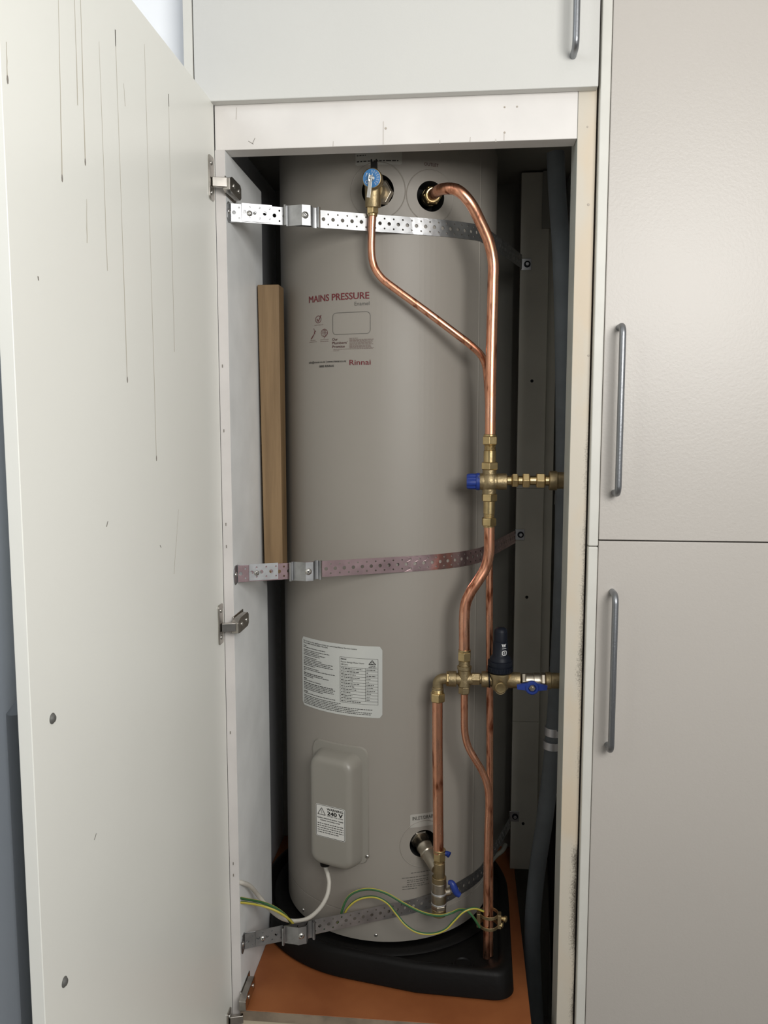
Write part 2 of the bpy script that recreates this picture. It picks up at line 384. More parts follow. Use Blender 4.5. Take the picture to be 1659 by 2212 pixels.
# hinges: plate on the door, arm and mounting body on the side panel
def hinge(y_mid_px, bz=0, dz_plate=.034):
    zc = at(470, y_mid_px, 1.333).z
    loc = Vector((-.41, 1.33, zc))
    h = bpy.data.objects.new('hinge', None); COL.objects.link(h); h.parent = cup; h.location = loc-cup.location
    b = MB()
    poly = []
    for (cy, cz, a0) in ((.008, dz_plate-.006, 0), (-.008, dz_plate-.006, 90), (-.008, -dz_plate+.006, 180), (.008, -dz_plate+.006, 270)):
        for k in range(5):
            a = math.radians(a0+k*22.5); poly.append((1.333+cy+.004*math.cos(a), zc+cz+.006*math.sin(a)))
    b.prism(poly, 'x', -.4095, -.4068)
    pl = b.build('hinge_plate', M['nickel'], h, bevel=.0006)
    for s_ in (1, -1): 
        bb = MB(); bb.lathe((-.4069, 1.333, zc+s_*(dz_plate-.011)), (1, 0, 0), [(0, .0038), (.0012, .0036), (.0018, .002)], 14); bb.build('screw', M['chrome'], h)
    b = MB()
    T = Matrix.Translation((-.4068, 1.333, zc-.006+bz*.45)) @ Matrix.Rotation(math.radians(18), 4, 'Z')
    b.box(0, .0235, -.004, .004, -.0075, .0075, T=T); b.build('hinge_arm', M['nickel'], h, bevel=.001)
    b = MB()
    b.prism([(1.338, -.011), (1.350, -.0125), (1.400, -.0125), (1.406, -.008), (1.406, .008), (1.400, .0125), (1.352, .0125), (1.338, .007)], 'x', -.3915, -.379)
    b.v = [(x, y, z+zc-.006+bz) for x, y, z in b.v]
    b.box(-.3925, -.3905, 1.352, 1.412, zc-.021+bz, zc+.009+bz)
    b.build('hinge_body', M['nickel'], h, bevel=.0014)
    for yy in (1.362, 1.392):
        bb = MB(); bb.lathe((-.3792, yy, zc-.006+bz), (1, 0, 0), [(0, .0042), (.0012, .004), (.0014, .0022)], 12); bb.build('screw', M['chrome'], h)
for y, bz in ((384, 0), (1348, 0), (2219, .047)): hinge(y, bz)

# ============================================================ OVERHEAD CABINET
oc = thing('overhead_cabinet', 'white overhead cabinet directly above the open cupboard', 'cabinet', (-.12, 1.5, 2.02))
b = MB(); b.box(-.4525, .197, 1.362, 2.0, 2.07, 2.66); b.build('carcass', M['cab'], oc, bevel=.001)
b = MB(); b.box(-.4525, -.4375, 1.344, 1.3995, 2.0, 2.66); b.build('filler_strip', M['edge'], oc, bevel=.0008)
b = MB(); b.box(-.4355, .1965, 1.342, 1.360, 2.0125, 2.66); od = b.build('cabinet_door', M['cab'], oc, bevel=.0015)
def bar_handle(name, x, z0, z1, face, parent):
    off = .032; r = .0052; k = .013
    def arc(zc, s):
        return [Vector((x, face-off+k-k*math.cos(a) if 0 else face-off+k*(1-math.sin(a)), zc+s*k*(1-math.cos(a)) if 0 else zc-s*k*math.cos(a)*0+s*0)) for a in []]
    pts = [Vector((x, face+.001, z0)), Vector((x, face-off+k, z0))]
    for i in range(1, 7):
        a = PI/2*i/6; pts.append(Vector((x, face-off+k-k*math.sin(a), z0+k-k*math.cos(a))))
    pts.append(Vector((x, face-off, (z0+z1)/2)))
    for i in range(0, 7):
        a = PI/2*i/6; pts.append(Vector((x, face-off+k-k*math.cos(a), z1-k+k*math.sin(a))))
    pts.append(Vector((x, face+.001, z1)))
    b = MB(); b.tube(pts, r, 16); return b.build(name, M['steel'], parent)
bar_handle('handle', .1575, 2.058, 2.33, 1.342, od)

# ============================================================ TALL CABINET
tc_ = thing('tall_cabinet', 'tall white cabinet on the right with two stacked doors', 'cabinet', (.5, 1.6, 0))
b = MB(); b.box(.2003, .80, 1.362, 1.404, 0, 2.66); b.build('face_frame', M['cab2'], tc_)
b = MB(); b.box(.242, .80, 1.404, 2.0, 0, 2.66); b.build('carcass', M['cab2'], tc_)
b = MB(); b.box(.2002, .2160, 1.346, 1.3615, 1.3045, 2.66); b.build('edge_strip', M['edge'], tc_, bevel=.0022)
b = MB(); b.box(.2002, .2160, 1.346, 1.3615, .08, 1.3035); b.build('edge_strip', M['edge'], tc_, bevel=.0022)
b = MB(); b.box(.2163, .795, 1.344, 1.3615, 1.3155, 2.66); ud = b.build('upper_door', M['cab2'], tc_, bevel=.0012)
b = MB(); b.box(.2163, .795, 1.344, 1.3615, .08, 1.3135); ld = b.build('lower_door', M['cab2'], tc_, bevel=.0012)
bar_handle('handle', .2385, 1.392, 1.651, 1.344, ud)
bar_handle('handle', .2395, .974, 1.231, 1.344, ld)

# ============================================================ APPLIANCE left of the door
fr = thing('refrigerator', 'blue-grey steel appliance glimpsed left of the open cupboard door', 'appliance', (-.9, 1.15, 0))
b = MB(); b.box(-1.25, -.56, .98, 1.385, .02, 1.78); b.build('body', M['fridge'], fr, bevel=.012, bseg=4)
b = MB(); b.box(-1.25, -.548, .93, .975, .06, 1.775); b.build('door', M['fridge'], fr, bevel=.014, bseg=4)
hx = at(34, 1600, .885)
b = MB(); b.tube([(hx.x, .93, 1.18), (hx.x, .885, 1.165), (hx.x, .885, .42), (hx.x, .93, .40)], .009, 14); b.build('handle', mat('dark_grip', (.13, .145, .16), .5), fr)  # grip in one even dark grey

# ============================================================ PLATFORM
pf = thing('platform', 'orange-brown stained board platform under the water cylinder', 'platform', (-.13, 1.66, 0))
b = MB(); b.box(-.3922, .127, 1.352, 1.59, .432, .45); b.box(-.452, .127, 1.60, 1.984, .432, .45)
b.box(-.3922, .127, 1.589, 1.601, .432, .45)
b.build('deck', M['mdf'], pf, bevel=.0008)
b = MB(); b.box(-.3922, .127, 1.3495, 1.352, .4325, .4495); b.build('front_edging', M['raw'], pf)
b = MB(); b.box(-.3922, .1685, 1.352, 1.372, .30, .4315); b.build('front_rail', M['pale'], pf, bevel=.001)
for x_ in (.095, -.39):
    b = MB(); b.box(x_, x_+.03, 1.372, 1.97, .0, .4315); b.build('bearer', M['raw'], pf)

# ============================================================ SAFE TRAY
def tray():
    t = thing('safe_tray', 'black plastic safe tray with rounded rim under the water cylinder', 'tray', (TX, TY, .45))
    cx, cy, R = -.166, 1.715, .272
    def outline(off, n=64):
        # circle, with a squared-off corner lobe at the front right
        pts = []
        r = R+off
        a0 = math.radians(-100)
        # arc from front (angle -100 deg) clockwise round left, back to the right side (0 deg)
        for i in range(n+1):
            a = a0 - math.radians(260)*i/n
            x, y = cx+r*math.cos(a), cy+r*math.sin(a)
            pts.append((x, y))
        fx, fy = .1005+off, 1.4145-off; rc = .034
        for i in range(9):
            a = -PI/2*i/8
            pts.append((fx-rc+rc*math.cos(a), fy+rc+rc*math.sin(a)))
        pts.append((-.08, 1.421-off))
        # keep the left flank inside the side panel
        q = []
        for x, y in pts:
            if y < 1.605 and x < -.3885: x = -.3885
            q.append((x, y))
        return q
    prof = [(-.006, .4502), (0, .456), (-.004, .497), (-.008, .504), (-.016, .506), (-.022, .503), (-.028, .4915), (-.034, .4905)]
    b = MB(); rings = [[(x, y, z) for x, y in outline(o)] for o, z in prof]; n = len(rings[0])
    b.v = [v for r_ in rings for v in r_]
    for i in range(len(rings)-1):
        for k in range(n): k2 = (k+1) % n; b.f.append([i*n+k, i*n+k2, (i+1)*n+k2, (i+1)*n+k]); b.m.append(0)
    b.f.append([(len(rings)-1)*n+k for k in range(n)]); b.m.append(0); b.f.append(list(range(n))[::-1]); b.m.append(0)
    b.build('tray_body', M['black'], t, smooth=50)
    b = MB(); b.lathe((TX, TY, .4875), (0, 0, 1), [(0, TR+.030), (.006, TR+.032), (.0095, TR+.028), (.0095, TR+.012), (.0075, TR+.008)], 64); b.build('raised_ring', M['black'], t, smooth=60)
    p = atZ(1000, 2083, .4905); b = MB(); b.lathe((p.x, p.y, .4900), (0, 0, 1), [(0, .021), (.0035, .020), (.0035, .016), (.0012, .014)], 28); b.build('drain_boss', M['black'], t)
tray()

# ============================================================ WATER CYLINDER
ZB, ZT = .4985, 2.035
heater = thing('water_heater', 'tall grey enamelled hot water cylinder standing inside the open cupboard', 'water heater', (TX, TY, ZB))
PORTS = [(816, 412, .0285), (931, 424, .0265), (914, 1822, .027)]
b = MB(); n = 128
prof = [(0, 0), (.0, TR-.004), (.003, TR), (.0555, TR), (.056, TR-.0012), (.0575, TR-.0012), (.058, TR), (ZT-ZB-.012, TR), (ZT-ZB, TR-.02), (ZT-ZB, 0)]
b.lathe((TX, TY, ZB), (0, 0, 1), [(t, max(r, .001)) for t, r in prof], n)
shell = b.build('casing', [M['tank'], M['foam']], heater, smooth=50)
cuts = MB()
for x, y, r in PORTS:
    p = cyl(x, y); d = Vector((TX-p.x, TY-p.y, 0)).normalized()
    cuts.lathe(p-d*.03, d, [(0, r), (.085, r)], 40)
co = cuts.build('cutter', M['foam'])
co.data.transform(Matrix.Translation(-Vector((TX, TY, ZB)))); co.location = (TX, TY, ZB)
md = shell.modifiers.new('b', 'BOOLEAN'); md.operation = 'DIFFERENCE'; md.object = co; md.solver = 'EXACT'
try: md.material_mode = 'TRANSFER'
except Exception: pass
dg = bpy.context.evaluated_depsgraph_get(); dg.update()
nm = bpy.data.meshes.new_from_object(shell.evaluated_get(dg)); shell.modifiers.clear(); shell.data = nm; nm.name = 'casing'
bpy.data.objects.remove(co)
nm.shade_smooth(); nm.set_sharp_from_angle(angle=math.radians(35))
# vertical lap seam of the casing
b = MB(); ta, _ = th_z(1030, 950)
for r0 in (0,):
    b.add([on_cyl(ta, ZB+.05, .0002), on_cyl(ta+.008, ZB+.05, .0010), on_cyl(ta+.008, ZT-.02, .0010), on_cyl(ta, ZT-.02, .0002)], [(0, 1, 2, 3)])
    b.add([on_cyl(ta+.008, ZB+.05, .0010), on_cyl(ta+.03, ZB+.05, .0002), on_cyl(ta+.03, ZT-.02, .0002), on_cyl(ta+.008, ZT-.02, .0010)], [(0, 1, 2, 3)])
b.build('lap_seam', M['tank'], heater)
# moulded rings round the ports
for x, y, r in PORTS:
    t0, z0 = th_z(x, y); rr = r*1.75; b = MB(); m_ = 48; vs = []
    for q, d_ in ((rr, .0002), (rr-.001, .0009), (rr-.002, .0002)):
        for k in range(m_):
            a = 2*PI*k/m_; vs.append(on_cyl(t0+q*math.cos(a)/TR, z0+q*math.sin(a), d_))
    b.add(vs, [(i*m_+k, i*m_+(k+1) % m_, (i+1)*m_+(k+1) % m_, (i+1)*m_+k) for i in range(2) for k in range(m_)])
    b.build('port_ring', M['tank'], heater)
for x, y in ((812, 2020), (655, 1965)):
    p = cyl(x, y); screw(p, (p.x-TX, p.y-TY, 0), .0036, heater)
# printed front text
b = MB()
cyl_text(b, 'MAINS PRESSURE', (668, 656), (798, 643.5), 14.5, .020, 0)
b.build('headline', M['red'], heater, smooth=0)
b = MB(); cyl_text(b, 'Rinnai', (755, 789), (801, 787), 11.5, .014, 0)
b.build('maker_name', M['red'], heater, smooth=0)
b = MB()
cyl_text(b, 'Enamel', (766, 660), (798, 659), 8.2, -.004, 0)
cyl_text(b, 'Our', (718, 736), (730, 735.5), 5.6, .008, 1)
cyl_text(b, 'Plumbers’', (718, 744), (751, 742.5), 5.6, .008, 1)
cyl_text(b, 'Promise', (718, 752), (745, 750.5), 5.6, .008, 1)
cyl_text(b, 'info@rinnai.co.nz | www.rinnai.co.nz', (668, 786), (748, 781.5), 4.6, .012, 2)
cyl_text(b, '0800 RINNAI', (690, 794), (721, 792.5), 4.8, .012, 2)
cyl_text(b, 'OUTLET', (916, 360), (947, 359), 7, .006, 1)
cyl_text(b, 'INLET/DRAIN', (891, 1772), (938, 1765), 8.2, .02, 3)
def cyl_place(x0, y0, dr=.0006):
    t0, z0 = th_z(x0, y0)
    return lambda u, v: on_cyl(t0+u/TR, z0+v, dr)
k_ = .00085
pl = cyl_place(755, 731)
for i in range(9): fine(b, pl, 0, .0465, -i*.0021, .0022, 4, fill=[.35, .97, .95, .93, .9, .96, .85, .88, .97][i])
pl = cyl_place(720, 755)
fine(b, pl, 0, .078, 0, .0017, 4, .98); fine(b, pl, 0, .013, -.0025, .0017, 4, .98)
pl = cyl_place(680, 703); fine(b, pl, 0, .022, 0, .0018, 4, .95)
pl = cyl_place(669, 736); fine(b, pl, .003, .017, 0, .0018, 4, .95); fine(b, pl, 0, .020, -.003, .0018, 4, .95)
pl = cyl_place(692, 734.5); fine(b, pl, 0, .020, 0, .0018, 4, .95); fine(b, pl, 0, .020, -.003, .0018, 4, .95)
# ruled lettering under the inlet
for i, (x0, y0, w) in enumerate(((888, 1886, .040), (868, 1897, .056), (879, 1902, .044), (879, 1906, .044), (879, 1911, .036), (869, 1916, .055), (869, 1921, .030))):
    fine(b, cyl_place(x0, y0), 0, w, 0, .0030, 3, .97, 7)
def ring2(b, pl, cx_, cz_, rx, rz, w, mi, n=28):
    vs = []
    for k in range(n):
        a = 2*PI*k/n
        for s_ in (1, 0): vs.append(pl(cx_+(rx-(0 if s_ else w))*math.cos(a), cz_+(rz-(0 if s_ else w))*math.sin(a)))
    b.add(vs, [(2*k, 2*((k+1) % n), 2*((k+1) % n)+1, 2*k+1) for k in range(n)], mi)
def seg2(b, pl, pts, w, mi):
    for (x0, y0), (x1, y1) in zip(pts, pts[1:]):
        d = Vector((x1-x0, y1-y0)); nn = Vector((-d.y, d.x)).normalized()*w/2
        b.add([pl(x0+nn.x, y0+nn.y), pl(x1+nn.x, y1+nn.y), pl(x1-nn.x, y1-nn.y), pl(x0-nn.x, y0-nn.y)], [(0, 1, 2, 3)], mi)
pl = cyl_place(688, 690)       # tick badge
ring2(b, pl, 0, 0, .0072, .0068, .0011, 1)
seg2(b, pl, [(-.003, .001), (-.0002, -.004), (.0068, .0075)], .0018, 1)
pl = cyl_place(701, 719)       # globe with leaf badge
ring2(b, pl, 0, 0, .0078, .0072, .0007, 1); ring2(b, pl, 0, 0, .0035, .0070, .0005, 1)
seg2(b, pl, [(-.0075, 0), (.0075, 0)], .0006, 1); seg2(b, pl, [(0, .007), (0, -.004)], .0006, 1)
seg2(b, pl, [(-.0065, .0035), (.0065, .0035)], .0005, 1)
seg2(b, pl, [(-.001, -.010), (.004, -.004), (.007, -.001)], .0008, 1)
pl = cyl_place(677, 721)       # two-island map mark
seg2(b, pl, [(.0015, .0095), (.003, .006), (.0045, .0035)], .0008, 1); seg2(b, pl, [(.0065, .0045), (.0035, .0035), (.0035, -.001)], .0022, 1)
seg2(b, pl, [(.0018, -.0015), (-.002, -.006), (-.0055, -.0095)], .0022, 1)
pl = cyl_place(719, 700)       # empty rounded panel
t0, z0 = th_z(719, 700); t1, _ = th_z(800, 699); w_ = (t1-t0)*TR; hh = .0192
pts = []
for cxx, czz, a0 in ((w_-.007, hh-.007, 0), (.007, hh-.007, 90), (.007, -hh+.007, 180), (w_-.007, -hh+.007, 270)):
    for k in range(6): a = math.radians(a0+18*k); pts.append((cxx+.007*math.cos(a), czz+.007*math.sin(a)))
pts.append(pts[0])
dense = []
for p, q in zip(pts, pts[1:]):
    m_ = max(1, int(math.hypot(q[0]-p[0], q[1]-p[1])/.005))
    dense += [(p[0]+(q[0]-p[0])*i/m_, p[1]+(q[1]-p[1])*i/m_) for i in range(m_)]
dense.append(pts[0]); seg2(b, pl, dense, .0008, 3)
tag(b.build('fine_print', [M['inkg'], M['dred'], M['ink'], M['inkg'], M['inkl']], heater, smooth=0), kind='stuff')
# sticker under the outlet at the very top and its lines
def cyl_patch(b, x0, y0, x1, y1, rc, dr, mi=0, n=28, top=None):
    """rounded patch lying on the cylinder"""
    t0, za = th_z(x0, y0); t1, zb = th_z(x1, y1); w = (t1-t0)*TR; h = za-zb; vs = []; fs = []
    for i in range(n+1):
        u = w*i/n; e = 0
        for uu in (u, w-u):
            if uu < rc: e = rc-math.sqrt(max(rc*rc-(rc-uu)**2, 0))
        vs += [on_cyl(t0+u/TR, za-e, dr), on_cyl(t0+u/TR, zb+e, dr)]
    for i in range(n): fs.append((2*i, 2*i+1, 2*i+3, 2*i+2))
    b.add(vs, fs, mi); return t0, za, w, h
b = MB(); cyl_patch(b, 768, 318, 868, 356, .002, .0004); b.build('notice_sticker', M['clearlab'], heater, smooth=0)
b = MB(); pl = cyl_place(771, 337); fine(b, pl, 0, .018, 0, .004, 0, .9, 6)
pl = cyl_place(771, 350); fine(b, pl, 0, .076, 0, .0046, 0, .97, 6); tag(b.build('fine_print', M['ink'], heater, smooth=0), kind='stuff')
# clear patch behind the inlet wording
b = MB(); cyl_patch(b, 886, 1760, 944, 1779, .001, .0003); b.build('inlet_sticker', M['clearlab'], heater, smooth=0)
# rating plate
b = MB(); t0, za = th_z(653, 1373); t1, _ = th_z(826, 1400); w = (t1-t0)*TR; h = .138; n = 40; rc = .007; vs = []
for i in range(n+1):
    u = w*i/n; e = 0
    for uu in (u, w-u):
        if uu < rc: e = rc-math.sqrt(max(rc*rc-(rc-uu)**2, 0))
    vs += [on_cyl(t0+u/TR, za-e, .0005), on_cyl(t0+u/TR, za-h+e, .0005)]
b.add(vs, [(2*i, 2*i+1, 2*i+3, 2*i+2) for i in range(n)])
rp = b.build('rating_plate', M['sticker'], heater, smooth=0)
b = MB(); pl = lambda u, v: on_cyl(t0+u/TR, za+v, .0010)
def ptext(b, pl, txt, u, v, wid, cap, bold=0, mi=0):
    uv, fs = text_mesh(txt, bold); b.add([pl(u+wid*x, v+cap*y) for x, y in uv], fs, mi)
ptext(b, pl, 'For service on this appliance contact an authorised Rinnai Service Centre', .006, -.0085, w*.70, .0028, .005)
ptext(b, pl, 'Rinnai 0800 RINNAI (0800 746 624)', .006, -.0125, w*.36, .0026, .005)
v = -.017; lines = [(.1, 1), (.62, 0), None, (.72, 0), (.45, 0), (.62, 0), (.48, 0), None, (.4, 0), (.52, 0), (.8, 0), (.74, 0), (.8, 0), (.35, 0), None, (.44, 0), (.85, 0), (.05, 0), None, (.55, 1), (.7, 0), (.3, 0), None, (.1, 1), (.5, 0), None, (.8, 1), (.85, 0), (.8, 0), (.82, 0), (.55, 0), None, (.12, 1), (.85, 0), None]
for ln in lines:
    if ln is None: v -= .0018; continue
    fine(b, pl, .006, .006+w*.53*ln[0], v, .0034 if ln[1] else .0026, 0, 1, 8); v -= .00315
for k, fr_ in enumerate((.58, .55, .97, .80, .96, .95)): fine(b, pl, .006 if k != 2 else .006, .006+(w-.02)*fr_, -h+.0215-k*.0032, .0026, 0, 1, 8)
# the ruled table on its right
ux0, ux1, vz0 = w*.545, w-.008, -.0245; rows = 12; rh = .0058; top2 = vz0-.0185
def rule(u0, v0, u1, v1): seg2(b, pl, [(u0+(u1-u0)*i/8, v0+(v1-v0)*i/8) for i in range(9)], .00045, 0)
rule(ux0, vz0, ux1, vz0)
for i in range(rows+1): rule(ux0, top2-i*rh, ux1, top2-i*rh)
bot = top2-rows*rh; um = ux0+(ux1-ux0)*.68
rule(ux0, vz0, ux0, bot); rule(ux1, vz0, ux1, bot); rule(um, top2, um, bot+rh)
ptext(b, pl, 'Rinnai', ux0+.002, vz0-.005, .011, .003, .02)
ptext(b, pl, 'Electric Storage Water Heater', ux0+.002, vz0-.0105, .047, .0030, .004)
ptext(b, pl, '180 Litre', ux0+.002, vz0-.0155, .014, .0030, .004)
tri = [(ux1-.0175, vz0-.0105), (ux1-.0110, vz0-.0025), (ux1-.0045, vz0-.0105), (ux1-.0175, vz0-.0105)]
seg2(b, pl, tri, .0012, 0); ring2(b, pl, ux1-.0110, vz0-.0078, .0028, .0022, .0006, 0)
fine(b, pl, ux1-.016, ux1-.004, vz0-.0135, .002, 0); fine(b, pl, ux1-.018, ux1-.002, vz0-.0165, .0026, 0)
for i in range(rows):
    vv = top2-(i+.5)*rh
    fine(b, pl, ux0+.002, ux0+.002+(um-ux0)*random.uniform(.3, .9), vv, .0030, 0, 1, 6)
    if i < rows-1: fine(b, pl, um+.002, um+.002+(ux1-um)*random.uniform(.15, .8), vv, .0036 if i in (1, 2) else .0028, 0, 1, 5)
tag(b.build('fine_print', M['ink'], rp, smooth=0), kind='stuff')
# element cover
tcv, zc0 = th_z(728, 1740)
tL, _ = th_z(672, 1740); tR_, _ = th_z(783, 1740)
zt = cyl(735, 1621).z; zbm = cyl(735, 1862).z
zmid = (zt+zbm)/2; hh = (zt-zbm)/2
tcv = (tL+tR_)/2+.050
nrm = Vector((math.sin(tcv), -math.cos(tcv), 0)); tan = Vector((math.cos(tcv), math.sin(tcv), 0))
cc = Vector((TX, TY, zmid))+nrm*TR
ev = bpy.data.objects.new('element_cover', None); COL.objects.link(ev); ev.parent = heater; ev.location = cc-heater.location
def rrect(hw, hh_, rc, n=7):
    out = []
    for sx, sz, a0 in ((1, 1, 0), (-1, 1, 90), (-1, -1, 180), (1, -1, 270)):
        for k in range(n): a = math.radians(a0+90*k/(n-1)); out.append((sx*(hw-rc)+rc*math.cos(a), sz*(hh_-rc)+rc*math.sin(a)))
    return out
b = MB(); HW = .049; rings = []
for hw, h2, rc, d in ((HW+.002, hh+.001, .022, -.008), (HW, hh-.0005, .022, .008), (HW-.003, hh-.004, .021, .026), (HW-.006, hh-.008, .019, .0325), (HW-.011, hh-.014, .016, .0350), (HW-.016, hh-.019, .012, .0352)):
    rings.append([cc+tan*u+nrm*d+Vector((0, 0, v)) for u, v in rrect(hw, h2, rc)])
n = len(rings[0]); b.v = [tuple(p) for r_ in rings for p in r_]
for i in range(len(rings)-1):
    for k in range(n): k2 = (k+1) % n; b.f.append([i*n+k, i*n+k2, (i+1)*n+k2, (i+1)*n+k]); b.m.append(0)
b.f.append([(len(rings)-1)*n+k for k in range(n)]); b.m.append(0)
b.build('cover_shell', M['cover'], ev, smooth=60)
# flange plate behind it
b = MB(); tb0, zt2 = th_z(700, 1598); tb1, _ = th_z(797, 1612); zb2 = cyl(797, 1868).z
tb0 = tcv-(tb1-tcv); vs = []; nn = 24
def flange(dr, ins):
    out = []
    for i in range(nn+1):
        u = (tb1-tb0)*TR*(i/nn); e = 0; ww = (tb1-tb0)*TR
        for uu in (u, ww-u):
            if uu < .018: e = .018-math.sqrt(max(.018**2-(.018-uu)**2, 0))
        uu = ins+(ww-2*ins)*i/nn
        out.append((on_cyl(tb0+uu/TR, zt2-e-ins, dr), on_cyl(tb0+uu/TR, zb2+e+ins, dr)))
    return out
A = flange(.0002, 0); B_ = flange(.0035, .002)
vs = [p for pr in A for p in pr]+[p for pr in B_ for p in pr]; k0 = 2*(nn+1); fs = []
for i in range(nn):
    fs += [(k0+2*i, k0+2*i+1, k0+2*i+3, k0+2*i+2), (2*i, k0+2*i, k0+2*i+2, 2*i+2), (2*i+1, 2*i+3, k0+2*i+3, k0+2*i+1)]
fs += [(0, 1, k0+1, k0), (2*nn, k0+2*nn, k0+2*nn+1, 2*nn+1)]
b.add(vs, fs); b.build('cover_flange', M['cover'], ev, smooth=35)
p = cyl(793, 1850, .0035); screw(p, (p.x-TX, p.y-TY, 0), .0042, ev)
gl = cc+nrm*.016+tan*(-.022)+Vector((0, 0, -hh-.004))
b = MB(); b.lathe(gl, (0, 0, 1), [(0, .0095), (.007, .011)], 20); b.build('cable_gland', M['black'], ev)
# warning sticker on the cover
wl = lambda u, v: cc+tan*u+nrm*.0358+Vector((0, 0, v))
def solve_front(px, py):                # pixel onto the cover's front plane
    d = ray(px, py); p0 = cc+nrm*.0356; t = (p0-CAM).dot(nrm)/d.dot(nrm); q = CAM+d*t-cc
    return q.dot(tan), q.z
uA, vA = solve_front(682, 1735); uB, vB = solve_front(746, 1818)
vA2 = solve_front(714, 1742)[1]; vB2 = solve_front(714, 1812)[1]
wu, wv = uB-uA, vA2-vB2; uc, vc = (uA+uB)/2, (vA2+vB2)/2
uc = max(-HW+.008+wu/2, min(HW-.012-wu/2, uc))
b = MB(); o_ = rrect(wu/2, wv/2, .004, 5); b.add([cc+tan*(uc+u)+nrm*.0355+Vector((0, 0, vc+v)) for u, v in o_], [tuple(range(len(o_)))])
b.build('warning_sticker', M['wsticker'], ev, smooth=0)
b = MB(); wl2 = lambda u, v: wl(uc-wu/2+u*wu, vc-wv/2+v*wv)
wl3 = lambda u, v: wl(uc+u, vc+v)
o_ = rrect(wu/2-.0012, wv/2-.0012, .0035, 5); o_.append(o_[0]); seg2(b, wl3, o_, .0008, 0)
def wtext(txt, u0, u1, v, cap, bold=0):
    uv, fs = text_mesh(txt, bold); b.add([wl2(u0+(u1-u0)*x, v+cap*y) for x, y in uv], fs)
wtext('WARNING', .38, .93, .855, .075, .03); wtext('240 V', .39, .92, .715, .115, .045); wtext('WITHIN THIS COVER', .38, .93, .665, .030, .02)
wtext('Isolate electrical power supply', .06, .94, .575, .042, .025); wtext('before removing cover', .16, .83, .505, .042, .025)
aw = wu; P_ = lambda u, v: ((u-.5)*wu, (v-.5)*wv)
seg2(b, wl3, [P_(.07, .69), P_(.20, .90), P_(.33, .69), P_(.07, .69)], .0012, 0); seg2(b, wl3, [P_(.20, .84), P_(.185, .78), P_(.215, .77), P_(.20, .72)], .0007, 0)
for i, f_ in enumerate((.88, .88, .88, .88, .72)):
    fine(b, wl3, P_(.06, 0)[0], P_(.06+f_, 0)[0], (.42-.068*i-.5)*wv, .0032, 0, 1, 6)
tag(b.build('warning_print', M['ink'], ev, smooth=0), kind='stuff')

# ============================================================ STRAPS
PITCH = .0169; SH = .0290
def cell():
    w, h = PITCH, SH; outer = [Vector((0, -h/2, 0)), Vector((w/2, -h/2, 0)), Vector((w, -h/2, 0)), Vector((w, h/2, 0)), Vector((w/2, h/2, 0)), Vector((0, h/2, 0))]
    def hole(cx, cy, r, n): return [Vector((cx+r*math.cos(-2*PI*k/n), cy+r*math.sin(-2*PI*k/n), 0)) for k in range(n)]
    loops = [outer, hole(w*.27, 0, .0033, 12), hole(w*.77, h*.29, .0017, 8), hole(w*.77, -h*.29, .0017, 8)]
    tris = geometry.tessellate_polygon(loops); vs = [v for l in loops for v in l]
    return vs, [tuple(t) for t in tris]
CV, CF = cell()
def path_frame(pts, s):
    acc = 0
    for p, q in zip(pts, pts[1:]):
        L = (q-p).length
        if s <= acc+L or q is pts[-1]:
            t = (q-p)/L; return p+t*(s-acc), t
        acc += L
